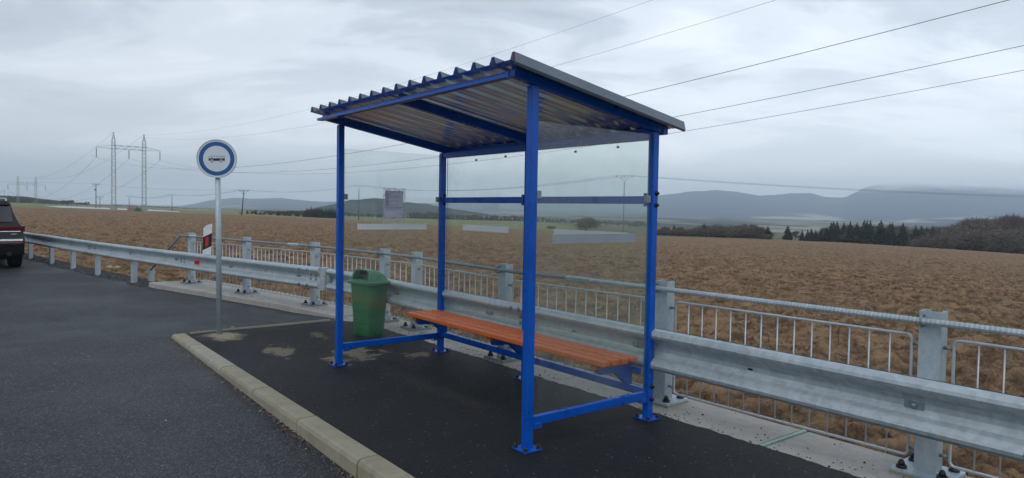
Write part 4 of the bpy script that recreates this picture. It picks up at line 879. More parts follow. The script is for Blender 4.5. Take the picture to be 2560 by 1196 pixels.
# ------------------------------------------------------------------ black car at the left edge
def car():
    hd = Vector((-0.68, 0.7332, 0)); rt = Vector((0.7332, 0.68, 0)); org = Vector((-12.15-0.98*0.7332, 17.32-0.98*0.68, -0.09))
    rz = math.atan2(rt.y, rt.x); car_ = thing('parked_car', org, 'black estate-type SUV seen from behind at the left edge with full-width red tail lights', 'car', rz=rz)
    paint = simple('black_car_paint', (0.010, 0.011, 0.014), (0.008, 0.009, 0.011), rough=0.32, metal=0.0, scale=3, spec=0.35); paint.node_tree.nodes['Principled BSDF'].inputs['Coat Weight'].default_value = 0.15
    silver = simple('silver_trim', (0.55, 0.57, 0.60), rough=0.25, metal=0.9); dkgl = simple('tinted_glass', (0.012, 0.013, 0.015), rough=0.06, spec=0.8); tail = simple('tail_light', (0.16, 0.006, 0.010), (0.10, 0.004, 0.007), rough=0.15, scale=20); black = simple('black_cladding', (0.012, 0.012, 0.013), rough=0.6)
    # half outline: (x,z) bottom to top
    def section(y):
        k = np.clip((y-2.75)/0.95, 0, 1); f = np.clip((y-3.6)/1.3, 0, 1)
        zr = 1.715-0.62*k**1.2-0.12*f; zr = zr-0.05*np.clip(y/0.4-1, -1, 0)*-1*0 
        wr = 0.60+0.22*k; zb = 1.10-0.08*f; w = 0.98-0.10*f**2-0.0*k
        taper = 0.03*np.clip(1-y/0.6, 0, 1)
        pts = [(0.0, .26), (w*.80, .26), (w*.93-taper, .36), (w*.985-taper, .55), (w-taper, .72), (w*.975-taper, .90), (w*.93-taper, zb-.02), (w*.875-taper, zb+.04)]
        zt = max(zr, zb+.06)
        pts += [(w*.875-taper+(wr+.09-w*.875)*.55, zb+.04+(zt-zb-.10)*.55), (wr+.09, zt-.075), (wr-.02, zt-.02), (wr*.5, zt+0.0), (0.0, zt+.01)]
        return pts
    def yrear(z): return float(np.interp(z, [.26, .45, .60, .80, .95, 1.06, 1.2, 1.5, 1.66, 1.73], [.14, .03, .0, .05, .07, .06, .13, .30, .42, .50]))
    ys = [0, .35, .8, 1.4, 2.0, 2.75, 3.0, 3.3, 3.6, 3.9, 4.3, 4.7, 4.9]
    vs = []; n = None
    for i, y in enumerate(ys):
        h = section(y); full = h+[(-x, z) for x, z in h[::-1][1:-1]]; n = len(full)
        for x, z in full:
            yy = (yrear(z)+0.06*(x/0.98)**2) if i == 0 else max(y, (yrear(z)+0.10)) if i < 3 else y-(0.12*(x/0.98)**2 if i == len(ys)-1 else 0)
            vs.append((x, yy, z))
    mb = MB(); fs = [(i*n+k, (i+1)*n+k, (i+1)*n+(k+1) % n, i*n+(k+1) % n) for i in range(len(ys)-1) for k in range(n)]
    m = len(section(0))
    for e, flip in ((0, 0), ((len(ys)-1)*n, 1)):
        for k in range(m-1):
            q = (e+k, e+k+1, e+(n-(k+1)) % n, e+(n-k) % n); q = tuple(dict.fromkeys(q)); fs.append(q if not flip else q[::-1])
    mb.add(vs, fs); bd = mb.build('body', paint, car_, smooth=True); bd.data.set_sharp_from_angle(angle=R(35))
    def patch(name, pts, mat, off=0.012, th=0.02, par=car_):       # rear-face patch following the rear curve
        mb = MB(); k = len(pts); a = []; b = []
        for x, z in pts: y = yrear(z)+0.06*(x/0.98)**2-off; a.append((x, y, z)); b.append((x, y+th+off, z))
        mb.add(a+b, [tuple(range(k)), tuple(range(k, 2*k))[::-1]]+[(i, k+i, k+(i+1) % k, (i+1) % k) for i in range(k)]); return mb.build(name, mat, par)
    def band(name, x0, x1, z0, z1, mat, off=0.012, nseg=8, th=0.02):
        mb = MB(); vs = []; fs = []
        for i in range(nseg+1):
            x = x0+(x1-x0)*i/nseg
            for z in (z0, z1):
                y = yrear(z)+0.06*(x/0.98)**2
                vs += [(x, y-off, z), (x, y+th, z)]
        for i in range(nseg):
            a = i*4; b = a+4; fs += [(a, b, b+2, a+2), (a+1, a+3, b+3, b+1), (a+2, b+2, b+3, a+3), (a, a+1, b+1, b)]
        fs += [(0, 2, 3, 1), (nseg*4, nseg*4+1, nseg*4+3, nseg*4+2)]; mb.add(vs, fs); return mb.build(name, mat, car_)
    band('rear_window', -0.70, 0.70, 1.17, 1.56, dkgl, 0.006, 8); band('spoiler', -0.66, 0.66, 1.60, 1.66, paint, 0.07, 6)
    band('wiper', -0.30, 0.36, 1.185, 1.20, black, 0.016, 2)
    tl = band('tail_light', -0.90, 0.90, 0.95, 1.04, tail, 0.014, 12); band('chrome_strip', -0.86, 0.86, 0.925, 0.945, silver, 0.022, 10)
    for s in (-1, 1):
        mb = MB(); mb.obox((s*0.925, 0.17, 1.0), (1, 0, 0), (0, 1, 0), (0, 0, 1), 0.025, 0.10, 0.075, 0.01); mb.build('tail_light_corner', tail, car_)
        mb = MB(); mb.tube([(s*0.63, 0.55, 1.735-0.05), (s*0.635, 0.7, 1.75), (s*0.635, 2.4, 1.76), (s*0.635, 2.6, 1.70)], 0.018, 6); mb.build('roof_rail', silver, car_, smooth=True)
        mb = MB(); mb.box(s*0.86, s*0.94, 2.9, 3.08, 1.08, 1.20, 0.03); mb.build('mirror', paint, car_)
        mb = MB(); mb.prism([(0.45, 1.14), (2.9, 1.14), (3.4, 1.14), (2.75, 1.60), (0.75, 1.60)], (s*0.80, 0, 0), (0, 1, 0), (-s*0.28, 0, 1), (s, 0, 0), 0.02) if False else mb.prism([(0.5, 0), (3.25, 0), (2.75, .42), (0.8, .42)], (s*0.853, 0, 1.16), (0, 1, 0), (-s*0.36, 0, 1), (s, 0, 0), 0.01)
        mb.build('side_window', dkgl, car_)
        for y in (0.92, 3.92):
            mb = MB(); mb.tube([(s*0.70, y, 0.36), (s*0.715, y, 0.36), (s*0.945, y, 0.36), (s*0.965, y, 0.36)], 0.37, 28, radii=[0.34, 0.365, 0.365, 0.34]); w = mb.build('wheel', M['rubber'], car_, smooth=False)
            mb = MB(); mb.tube([(s*0.960, y, 0.36), (s*0.972, y, 0.36)], 0.24, 20); mb.build('rim', silver, w)
            mb = MB(); pr = [(y+0.40*math.cos(a), 0.36+0.40*math.sin(a)) for a in np.linspace(-0.1, math.pi+0.1, 16)]; pi_ = [(y+0.455*math.cos(a), 0.36+0.455*math.sin(a)) for a in np.linspace(math.pi+0.1, -0.1, 16)]
            mb.prism(pr+pi_, (s*0.955, 0, 0), (0, 1, 0), (0, 0, 1), (s, 0, 0), 0.03); mb.build('wheel_arch', black, car_)
    band('bumper_trim', -0.90, 0.90, 0.70, 0.745, silver, 0.02, 8); band('lower_reflector', -0.88, 0.88, 0.64, 0.685, tail, 0.014, 8); band('bumper', -0.93, 0.93, 0.36, 0.60, black, 0.03, 8)
    band('badge', 0.66, 0.78, 0.865, 0.875, silver, 0.008, 2); band('number_plate', -0.26, 0.26, 0.74, 0.85, M['white_plastic'], 0.012, 2)
    for s in (-1, 1):
        mb = MB(); mb.tube([(s*0.62, 0.02, 0.38), (s*0.62, 0.3, 0.38)], 0.055, 12); mb.build('exhaust', black, car_)
    mb = MB(); mb.box(-0.75, 0.75, 0.4, 4.6, 0.22, 0.30); mb.build('underbody', black, car_)
car()

# ------------------------------------------------------------------ pylons and wires
LD = Vector((math.cos(R(48)), -math.sin(R(48)), 0)); AD = Vector((math.sin(R(48)), math.cos(R(48)), 0))
steelp = simple('pylon_steel', (0.36, 0.38, 0.40), (0.28, 0.30, 0.32), rough=0.6, metal=0.3, scale=0.6); insul = simple('insulator', (0.05, 0.055, 0.06), rough=0.5)
wirem = simple('conductor', (0.045, 0.05, 0.055), rough=0.6)
HARM, HTOP, SEP = 21.3, 26.5, 9.6
def mast_mesh():
    mb = MB(); lv = [0.0]; 
    while lv[-1] < HARM+2.0: lv.append(lv[-1]+1.18)
    wd = lambda z: 0.62-0.10*z/HARM if z < HARM+2 else max(0.05, 0.50*(1-(z-HARM-2)/(HTOP-HARM-2)))
    zs = lv+[HARM+3.3, HARM+4.3, HTOP]; t = 0.085
    cn = [(-1, -1), (1, -1), (1, 1), (-1, 1)]
    for a, b in zip(zs, zs[1:]):
        wa, wb = wd(a), wd(b)
        for k in range(4):
            x, y = cn[k]; x2, y2 = cn[(k+1) % 4]
            mb.beam((x*wa, y*wa, a), (x*wb, y*wb, b), t, t, up=(1, 0.3, 0))
            i = zs.index(a)
            if i % 2: mb.beam((x*wa, y*wa, a), (x2*wb, y2*wb, b), t*.7, t*.7, up=(0, 0.3, 1))
            else: mb.beam((x2*wa, y2*wa, a), (x*wb, y*wb, b), t*.7, t*.7, up=(0, 0.3, 1))
    mb.box(-0.9, 0.9, -0.9, 0.9, -0.8, 0.15); return mb
def pylon(base1, label, sink=0.0):
    rz = math.atan2(AD.y, AD.x); r_ = thing('lattice_pylon', base1, label, 'pylon', rz=rz)      # local x = arm direction
    m1 = mast_mesh().build('mast', steelp, r_, (0, 0, 0)); m2 = m1.copy(); COL.objects.link(m2); m2.parent = r_; m2.location = (SEP, 0, 0)
    mb = MB(); z0, z1 = HARM-0.55, HARM+0.65; xl, xr = -5.3, SEP+5.3; t = 0.10
    for y in (-0.5, 0.5):
        mb.beam((xl, 0, z0+0.25), (0, y, z0), t, t); mb.beam((0, y, z0), (SEP, y, z0), t, t); mb.beam((SEP, y, z0), (xr, 0, z0+.25), t, t)
        mb.beam((xl, 0, z0+.30), (0, y, z1+.1), t*.8, t*.8); mb.beam((SEP, y, z1+.1), (xr, 0, z0+.30), t*.8, t*.8); mb.beam((0, y, z1), (SEP, y, z1), t, t)
        k = 8
        for i in range(k):
            a, b = SEP*i/k, SEP*(i+1)/k; za, zb = (z0, z1) if i % 2 else (z1, z0); mb.beam((a, y, za), (b, y, zb), t*.7, t*.7, up=(0, 1, 0))
    mb.build('crossarm', steelp, r_)
    for x in (xl+.1, SEP/2, xr-.1):
        mb = MB(); mb.tube([(x, 0, z0+.15), (x, 0, z0-.5), (x, 0, z0-3.2)], 0.10, 6, radii=[0.04, 0.12, 0.12]); mb.build('insulator', insul, r_)
    return r_
b1 = Vector((-138.2, 240, 0)); b1.z = 26.0-HTOP
pylon(b1, 'tall two-legged steel lattice pylon, the nearest and largest one left of the bus stop sign')
b2 = Vector((-318.5, 446, 17.9-HTOP)); pylon(b2, 'two-legged lattice pylon further off above the roof of the black car')
b3 = Vector((-885, 1190, 22.5-HTOP)); pylon(b3, 'hazy most distant lattice pylon at the far left edge')
def wire(name, pts, r, label, cat='wire', group=None):
    o = pts[0].copy(); mb = MB(); mb.tube([p-o for p in pts], r, 4, cap=False); w = mb.build(name, wirem, None, o); tag(w, label, cat, group); return w
ins = {'g1': (Vector((-131, 246, 0)), (3.3e-4, -6.863e-2, 25.72)), 'g2': (Vector((-138, 240, 0)), (4.4e-4, -.12875, 25.88)), 'c1': (Vector((-143.5, 235.5, 0)), (4.3e-4, -.12194, 17.58)), 'c2': (Vector((-134.5, 243, 0)), (4.2e-4, -.11879, 17.13)), 'c3': (Vector((-126.5, 250, 0)), (4.1e-4, -.11421, 16.87))}
lab = {'g1': 'highest thin earth wire, from the farther mast of the near pylon over the shelter', 'g2': 'thin earth wire from the nearer pylon mast, leaving the top edge right of the shelter', 'c1': 'power cable leaving the shelter roof highest on the right', 'c2': 'middle of the three power cables right of the shelter', 'c3': 'lowest of the three thick power cables right of the shelter roof'}
for k, (p0, (a_, b_, c_)) in ins.items():
    pts_ = [p0+LD*s+Vector((0, 0, c_+b_*s+a_*s*s)) for s in np.linspace(0, 292, 46)]
    wire('earth_wire' if k[0] == 'g' else 'power_cable', pts_, 0.014 if k[0] == 'g' else 0.024, lab[k])
ZI = HARM-0.55-3.2
for k, lx, h in (('g', 0, HTOP), ('g', SEP, HTOP), ('c', -5.2, ZI), ('c', SEP/2, ZI), ('c', SEP+5.2, ZI)):
    p0 = b1+AD*lx+ZV*h; p1 = b2+AD*lx+ZV*h; sag = 7 if k == 'g' else 10
    wire('earth_wire' if k == 'g' else 'power_cable', [p0.lerp(p1, s)-ZV*sag*4*s*(1-s) for s in np.linspace(0, 1, 24)], 0.03, 'fine cable sagging between the near pylon and the next pylon to the left', 'wire', 'cables between the left pylons')
def on_ground(x, Y): r = ray(x, 500); X = r.x/r.y*Y; return Vector((X, Y, terr(X, Y)))
polem = simple('weathered_pole', (0.14, 0.12, 0.11), (0.09, 0.08, 0.075), rough=0.9, scale=2); polec = simple('concrete_pole', (0.30, 0.28, 0.25), (0.22, 0.20, 0.18), rough=0.9, scale=2)
def util_pole(x, ytop, Y, kind, label, lean=0.0, mat=None, rt=0.11):
    b = on_ground(x, Y); ztop = at_y(x, ytop, Y).z; h = ztop-b.z; hh = h-(1.3 if kind == 'Y' else 0.1)
    r_ = thing('utility_pole', b, label, 'utility pole'); mb = MB(); mb.tube([(0, 0, -0.5), (lean*hh, 0, hh)], rt, 8, radii=[rt*1.6, rt]); mb.build('shaft', mat or polem, r_, smooth=True)
    tip = Vector((lean*hh, 0, hh)); att = []
    sc = 1.0
    if kind == 'Y':
        mb = MB(); mb.beam(tip, tip+Vector((-0.85, 0, 1.0)), .07, .07, up=(0, 1, 0)); mb.beam(tip, tip+Vector((0.85, 0, 1.0)), .07, .07, up=(0, 1, 0)); mb.beam(tip+Vector((-0.5, 0, 0.62)), tip+Vector((0.5, 0, 0.62)), .05, .05); mb.beam(tip+Vector((-1.6, 0, 1.0)), tip+Vector((1.6, 0, 1.0)), .05, .05); mb.build('crossarm', steelp, r_)
        for dx in (-1.6, 0, 1.6): mb = MB(); mb.tube([tip+Vector((dx, 0, 1.0)), tip+Vector((dx, 0, 1.42))], 0.06, 6); mb.build('insulator', insul, r_); att.append(b+tip+Vector((dx, 0, 1.42)))
    elif kind == 'T':
        mb = MB(); mb.box(tip.x-1.5, tip.x+1.5, -.08, .08, tip.z-.2, tip.z, 0); mb.box(tip.x-.7, tip.x+.6, -.07, .07, tip.z-.9, tip.z-.8); mb.beam(tip+Vector((-1.2, 0, -.2)), tip+Vector((0, 0, -1.3)), .06, .06, up=(0, 1, 0)); mb.beam(tip+Vector((1.2, 0, -.2)), tip+Vector((0, 0, -1.3)), .06, .06, up=(0, 1, 0)); mb.build('crossarm', steelp, r_)
        for dx in (-1.4, 0, 1.4): mb = MB(); mb.tube([tip+Vector((dx, 0, 0)), tip+Vector((dx, 0, .25))], 0.06, 6); mb.build('insulator', insul, r_); att.append(b+tip+Vector((dx, 0, .25)))
        if rt > .13:
            mb = MB(); mb.box(tip.x-.55, tip.x+.05, -.3, .3, tip.z-2.6, tip.z-2.0, .03); mb.build('switch_box', insul, r_)
    return att
pa = util_pole(1560, 440, 143, 'Y', 'slim pole with Y-shaped crossarm seen through the right-hand glass', mat=polec, rt=0.09)
pb = util_pole(897, 464, 250, 'Y', 'slim pole with Y-shaped crossarm seen through the left glass pane by the notice')
pc = util_pole(604, 476, 215, 'T', 'short dark leaning pole with a wide crossarm right of the bus stop sign', lean=0.09, rt=0.13)
pd_ = util_pole(430, 487, 330, 'Y', 'small Y-topped pole between the near pylon and the bus stop sign')
pe = util_pole(323, 490, 360, 'Y', 'small Y-topped pole between the two masts of the near pylon')
pf = util_pole(240, 460, 285, 'T', 'stout pole with crossarm and switch box just left of the near pylon', mat=polec, rt=0.16)
pg_ = util_pole(250, 492, 300, 'T', 'short thin pole with a small crossarm beside the stout switch pole', rt=0.09)
util_pole(168, 501, 330, '', 'bare thin post without a crossarm, the left one beyond the pale film field', rt=0.1); util_pole(193, 502, 320, '', 'bare thin post without a crossarm, the right one beyond the pale film field', rt=0.1)
def span(A_, B_, sag, label, group):
    for p0, p1 in zip(A_, B_): wire('pole_wire', [Vector(p0).lerp(Vector(p1), s)-ZV*sag*4*s*(1-s) for s in np.linspace(0, 1, 16)], 0.018*max(1, p0.y/200), label, 'wire', group)
pr = [q+Vector((160, 15, -2.3+0.25*i)) for i, q in enumerate(pa)]
span(pa, pr, 1.6, 'thin wire running right from the Y-topped pole behind the right-hand glass', 'wires right of the Y-topped pole'); span(pb, pa, 2.6, 'thin wire sagging between the two Y-topped poles seen through the glass', 'wires between the two Y-topped poles')
span(pc[:2], pb[:2], 1.5, 'thin wire between the leaning pole and the pole behind the left glass', 'wires right of the leaning pole'); span(pd_[:2], pc[:2], 1.2, 'thin wire between the small Y-topped pole and the leaning pole', 'wires left of the leaning pole')
span(pe, pd_, 1.5, 'thin wire between the two small Y-topped poles by the pylon', 'wires between small poles'); pl_ = [q+Vector((-300, 20, 4)) for q in pf]; span(pf[:1], pl_[:1], 1.0, 'thin wire running left from the switch pole over the black car', None)
span(pf[:1], pc[:1], 1.0, 'thin wire running from the switch pole right to the leaning pole', None)

# ------------------------------------------------------------------ trees
treed = simple('spruce_needles', (0.030, 0.048, 0.036), (0.016, 0.028, 0.022), rough=0.9, scale=0.5); bark = simple('grey_brown_bark', (0.085, 0.070, 0.060), (0.055, 0.045, 0.040), rough=0.95, scale=1.5)
twig = simple('bare_twigs', (0.125, 0.100, 0.095), (0.085, 0.068, 0.066), rough=0.95, scale=0.4); twig2 = simple('pale_bare_twigs', (0.16, 0.13, 0.11), (0.11, 0.09, 0.078), rough=0.95, scale=0.4)
rnd = random.Random(11)
def conifer_mesh(seed, slim=1.0):
    r = random.Random(seed); H = 1.0; tr = MB(); tr.tube([(0, 0, -0.03), (0, 0, H*.97)], .012, 5, radii=[.014, .003]); cr = MB(); nl = 17
    for i in range(nl):
        s = i/(nl-1); z = 0.10+0.88*s; rad = (0.21*(1-s)**0.8+0.012)*slim*(0.85+0.3*r.random()); nb = 9 if s < .6 else 6
        for k in range(nb):
            a = 2*math.pi*(k+r.random()*.7)/nb; L = rad*(0.7+0.5*r.random()); dz = -0.05*(1-s)-0.01; w = L*0.42+.006
            d = Vector((math.cos(a), math.sin(a), 0)); n = Vector((-d.y, d.x, 0)); b = Vector((0, 0, z+r.uniform(-.015, .015)))
            cr.add([b+Vector((0, 0, .012)), b+d*L*.6+n*w*.5+ZV*dz*.4, b+d*L+ZV*dz, b+d*L*.6-n*w*.5+ZV*dz*.4, b+d*L*.55+ZV*(dz-.035)], [(0, 1, 2), (0, 2, 3), (0, 4, 2), (1, 4, 3)])
    cr.add([(0, 0, .995), (.012, 0, .93), (-.006, .010, .93), (-.006, -.010, .93)], [(0, 1, 2), (0, 2, 3), (0, 3, 1)])
    return tr, cr
def bare_mesh(seed, spread=0.42, bushy=0.0, ntw=2600, wtw=1.0):
    r = random.Random(seed); tr = MB(); cr = MB(); tips = []
    def br(p, d, L, rad, dep):
        q = p+d*L; mid = p+d*L*.5+Vector((r.uniform(-.03, .03), r.uniform(-.03, .03), 0))*L*2
        (tr if dep < 2 else cr).tube([p, mid, q], rad, 3 if dep > 1 else 5, cap=False, radii=[rad, rad*.85, rad*.7])
        if dep >= 4: tips.append((q, d)); return
        nb = r.choice((3, 4)) if dep else r.choice((4, 5))
        for k in range(nb):
            a = 2*math.pi*(k+r.random())/nb; sp = spread*(0.7+0.8*r.random())*(1.2 if dep == 0 else 1)
            o = d.orthogonal().normalized(); o = Matrix.Rotation(a, 3, d) @ o; nd = (d+o*sp*1.6+Vector((0, 0, .25))).normalized(); br(p.lerp(q, r.uniform(.55, 1.0)) if k else q, nd, L*r.uniform(.62, .82), rad*.55, dep+1)
    br(Vector((0, 0, -.02)), Vector((0, 0, 1)), 0.20-0.11*bushy, .018, 0)
    top = max(t[0].z for t in tips)
    for i in range(ntw):
        q, d = r.choice(tips); off = Vector((r.gauss(0, 1), r.gauss(0, 1), r.gauss(0, .8)))*.035; dd = (d+Vector((r.uniform(-1, 1), r.uniform(-1, 1), r.uniform(-.3, .9)))).normalized(); L = r.uniform(.03, .075); sd_ = dd.orthogonal().normalized()*0.0021*wtw; sd_ = Matrix.Rotation(r.random()*6.28, 3, dd) @ sd_
        p = q+off-dd*L*.4; cr.add([p-sd_, p+sd_, p+dd*L], [(0, 1, 2)])
    k = 1.0/(top+0.03); tr.v = [tuple(Vector(v)*k) for v in tr.v]; cr.v = [tuple(Vector(v)*k) for v in cr.v]; return tr, cr
def bake(name, mbm, mat): o = mbm.build(name, mat); me = o.data; bpy.data.objects.remove(o); return me
CON = [tuple(bake(n_, m_, mt) for n_, m_, mt in zip(('trunk', 'crown'), conifer_mesh(s, sl), (bark, treed))) for s, sl in ((1, 1.0), (2, .8), (3, 1.2), (4, .9))]
BARE = [tuple(bake(n_, m_, mt) for n_, m_, mt in zip(('trunk', 'crown'), bare_mesh(s, sp, 0, 4200, 1.25), (bark, twig))) for s, sp in ((5, .40), (6, .50), (7, .36), (8, .45))]
BUSH = [tuple(bake(n_, m_, mt) for n_, m_, mt in zip(('stem', 'crown'), bare_mesh(s, .62, 1.0, 4200, 1.5), (bark, twig2))) for s in (9, 10)]
def tree(kind, x, ytop, Y, label, cat, group, wid=1.0, name=None, sink=0.0):
    b = on_ground(x, Y); b.z -= sink; h = at_y(x, ytop, Y).z-b.z
    if h < 0.8: return
    tr_, cr_ = rnd.choice({'c': CON, 'b': BARE, 's': BUSH}[kind]); o = bpy.data.objects.new(name or {'c': 'conifer_tree', 'b': 'bare_tree', 's': 'bare_bush'}[kind], None); COL.objects.link(o)
    if group and 'right-hand wood' in label: label = label.replace('right-hand wood', ('right-hand wood nearest the shelter' if x < 1935 else 'thin gap of the right-hand wood' if x < 2060 else 'conifer-studded middle of the right-hand wood' if x < 2350 else 'right-hand wood at the right edge'))
    o.location = b; o.rotation_euler = (0, 0, rnd.random()*6.28); o.scale = (h*wid, h*wid, h); tag(o, label, cat, group)
    link(tr_.name.split('.')[0], tr_, o); link('crown', cr_, o); return o
top = lambda x, tab: interp(x, tab)
# right-hand belt
T1 = [(1640, 562), (1700, 563), (1740, 557), (1800, 558), (1880, 557), (1910, 562), (1930, 575), (1990, 577), (2050, 578), (2065, 568), (2100, 562), (2150, 560), (2200, 560), (2260, 562), (2320, 566), (2360, 565), (2400, 556), (2440, 545), (2500, 548), (2560, 545), (2620, 540)]
x = 1640
while x < 2620:
    dense = 1 if (x < 1900 or x > 2055) else 0.35
    if rnd.random() < dense: tree('b', x+rnd.uniform(-5, 5), top(x, T1)+rnd.uniform(-1, 13)+ (4 if x < 1900 else 2), rnd.uniform(300, 345), 'bare grey-brown tree in the right-hand wood', 'tree', 'bare trees in the right-hand wood', rnd.uniform(.8, 1.2))
    x += 8.5
x = 1645
while x < 2620:
    d_ = 1 if (x < 1900 or x > 2070) else 0.5
    if rnd.random() < d_: tree('b' if rnd.random() < .6 else 's', x+rnd.uniform(-6, 6), top(x, T1)+rnd.uniform(14, 30), rnd.uniform(262, 285), 'low bare tree at the front of the right-hand wood', 'tree', 'low trees fronting the right-hand wood', rnd.uniform(1.0, 1.5), 'bare_tree')
    x += 9
x = 1640
while x < 1935: tree('s', x+rnd.uniform(-3, 3), top(x, T1)+rnd.uniform(8, 20), rnd.uniform(255, 275), 'brown scrub bush at the foot of the tree line just right of the shelter', 'bush', 'scrub below the tree line right of the shelter', 1.5); x += 9
for xc, yt, w in [(1687, 565, 1), (1762, 561, .9), (1802, 563, .9), (1922, 567, 1.2), (1972, 566, 1.3), (2008, 577, .8), (2022, 576, .8), (2031, 574, .9), (2042, 577, .8), (2055, 575, .9), (2080, 558, 1.2), (2070, 570, 1.3), (2095, 556, 1.1), (2086, 556, 1), (2112, 557, 1), (2128, 555, 1.1), (2145, 558, 1), (2163, 552, .9), (2170, 551, .9), (2178, 552, 1.1), (2205, 553, 1), (2227, 559, .9), (2233, 558, .9), (2260, 559, 1), (2292, 565, .9), (2306, 567, 1), (2320, 570, .9), (2334, 567, 1), (2352, 583, 1)]:
    tree('c', xc, yt-3, rnd.uniform(258, 268), 'dark conifer standing out of the right-hand wood', 'tree', 'conifers in the right-hand wood', w*1.5)
for xc in range(2440, 2590, 16): tree('b', xc+rnd.uniform(-5, 5), top(xc, T1)-7+rnd.uniform(0, 14), rnd.uniform(262, 285), 'tall open-crowned bare tree above the wood at the right edge', 'tree', 'tall bare trees at the right edge', 0.8)
for xc in range(2290, 2600, 13): tree('s', xc+rnd.uniform(-4, 4), top(xc, T1)+rnd.uniform(30, 46), rnd.uniform(240, 256), 'brown leafless bush low at the field edge on the right', 'bush', 'bushes at the right field edge', 1.2)
# forest line behind the shelter
T2 = [(855, 531), (940, 533), (1000, 536), (1030, 531), (1080, 531), (1130, 534), (1180, 536), (1260, 538), (1330, 541), (1400, 546), (1480, 550), (1640, 556)]
x = 850
while x < 1645:
    tree('c' if rnd.random() < (.85 if 1005 < x < 1420 else .45) else 'b', x+rnd.uniform(-3, 3), top(x, T2)+rnd.uniform(-1, 6), rnd.uniform(700, 760), 'slim tree in the distant forest edge seen through the shelter glass', 'tree', 'trees of the forest edge behind the shelter', rnd.uniform(1.5, 2.1))
    x += 3.9
tree('s', 1467, 545, 262, 'large round bare bush by the green strip seen through the right-hand glass', 'bush', None, 1.25); tree('s', 1082, 560, 240, 'small low bush on the grass edge seen through the left glass', 'bush', None, 1.6)
tree('s', 1290, 562, 270, 'low bare bush on the grass behind the middle glass pane', 'bush', None, 2.2); tree('s', 1380, 566, 250, 'low bare bush just left of the large round bush', 'bush', None, 2.2)
# dark clump left of the shelter and scattered trees
for i in range(15): xx = 762+i*5.4; tree('c', xx, interp(xx, [(755, 527), (775, 517), (800, 518), (840, 519)])+rnd.uniform(-1, 4), rnd.uniform(345, 375), 'dark spruce in the dense clump just left of the shelter', 'tree', 'spruces in the clump left of the shelter', 1.5)
x = 560
while x < 765:
    tree('c' if rnd.random() < .35 else 'b', x, interp(x, [(560, 536), (600, 530), (640, 527), (700, 528), (760, 527)])+rnd.uniform(-1, 6), rnd.uniform(400, 440), 'small tree in the low hedge between the sign and the spruce clump', 'tree', 'hedge trees right of the bus stop sign', 2.2); x += 4
for xx, yt in ((618, 524), (640, 523), (697, 525)): tree('c', xx, yt, 395, 'dark conifer rising above the low hedge right of the sign', 'tree', 'conifers above the hedge', 1.3)
for xx in (166, 178, 159, 170): tree('b', xx, 499+rnd.uniform(0, 3), 560, 'bare tree of the small group on the skyline beyond the film field', 'tree', 'skyline trees beyond the film field', 1.2)
for xx in (205, 212, 219, 200): tree('b', xx, 505+rnd.uniform(0, 2), 560, 'small bare tree on the skyline left of the switch pole', 'tree', 'small skyline trees by the switch pole', 1)
x = -20
while x < 165:
    tree('c' if rnd.random() < .7 else 'b', x, interp(x, [(-20, 484), (20, 488), (60, 492), (100, 497), (160, 505)])+rnd.uniform(0, 4), rnd.uniform(640, 700), 'small dark tree along the ridge at the far left', 'tree', 'trees on the far left ridge', 1.4); x += 5
# far wood reading as one dark band on the horizon
def far_wood():
    mb = MB(); r = random.Random(4)
    for i in range(900):
        x = r.uniform(150, 880); Y = r.uniform(980, 1060); yt = interp(x, [(150, 512), (230, 512), (300, 513), (400, 517), (500, 522), (600, 526), (700, 527), (880, 531)])+r.uniform(-.8, 1.5)
        p = at_y(x, yt, Y); h = r.uniform(8, 11); w = r.uniform(3, 5); b = Vector((p.x, p.y, p.z-h-6))
        mb.add([b+Vector((w, 0, 0)), b+Vector((-w*.5, w*.8, 0)), b+Vector((-w*.5, -w*.8, 0)), b+Vector((w*.9, 0, h*.6+6)), b+Vector((-w*.5, w*.7, h*.6+6)), b+Vector((-w*.5, -w*.7, h*.6+6)), b+Vector((0, 0, h+6))], [(0, 1, 4, 3), (1, 2, 5, 4), (2, 0, 3, 5), (3, 4, 6), (4, 5, 6), (5, 3, 6)])
    o = mb.build('far_wood', treed); tag(o, 'distant dark wood forming a low band on the horizon', 'wood', kind='stuff')
far_wood()
# pale film-covered strip and wood pile under the pylon
us_ = np.linspace(0, 1, 60)[None, :]; vs_ = np.linspace(0, 1, 14)[:, None]; Yg = (250+vs_*70)*np.ones_like(us_); xs_ = tx(150+us_*300)+0*vs_; Xg = xs_*Yg+vs_*(-8); zg = terrain_np(Xg, Yg)[0]+0.12+0.25*np.abs(np.sin(vs_*22))*np.clip(us_*6, 0, 1)
tag(grid_mesh('film_cover', Xg, Yg, zg, M['plastic_field']), 'long pale plastic film cover on the field beyond the ploughed soil by the pylon', 'film cover')
lp = on_ground(340, 226); lpt = thing('log_pile', lp, 'pile of pale logs with a green tarpaulin at the foot of the near pylon', 'log pile'); logm = simple('cut_logs', (0.34, 0.27, 0.19), (0.22, 0.17, 0.12), rough=0.9, scale=2)
r = random.Random(2)
for row in range(3):
    for k in range(9-row): mb = MB(); mb.tube([(-2.4+k*.52+row*.26, -.9, .25+row*.42), (-2.4+k*.52+row*.26, .9, .25+row*.42)], .25, 8); mb.build('log', logm, lpt)
mb = MB(); mb.prism([(0, 0), (2.2, 0), (1.9, 1.0), (0.9, 1.45), (.3, .9)], (0.1, -1.3, 0), (1, 0, 0), (0, 0, 1), (0, 1, 0), .35); mb.build('tarpaulin', simple('green_tarpaulin', (.05, .13, .08), rough=.6), lpt)

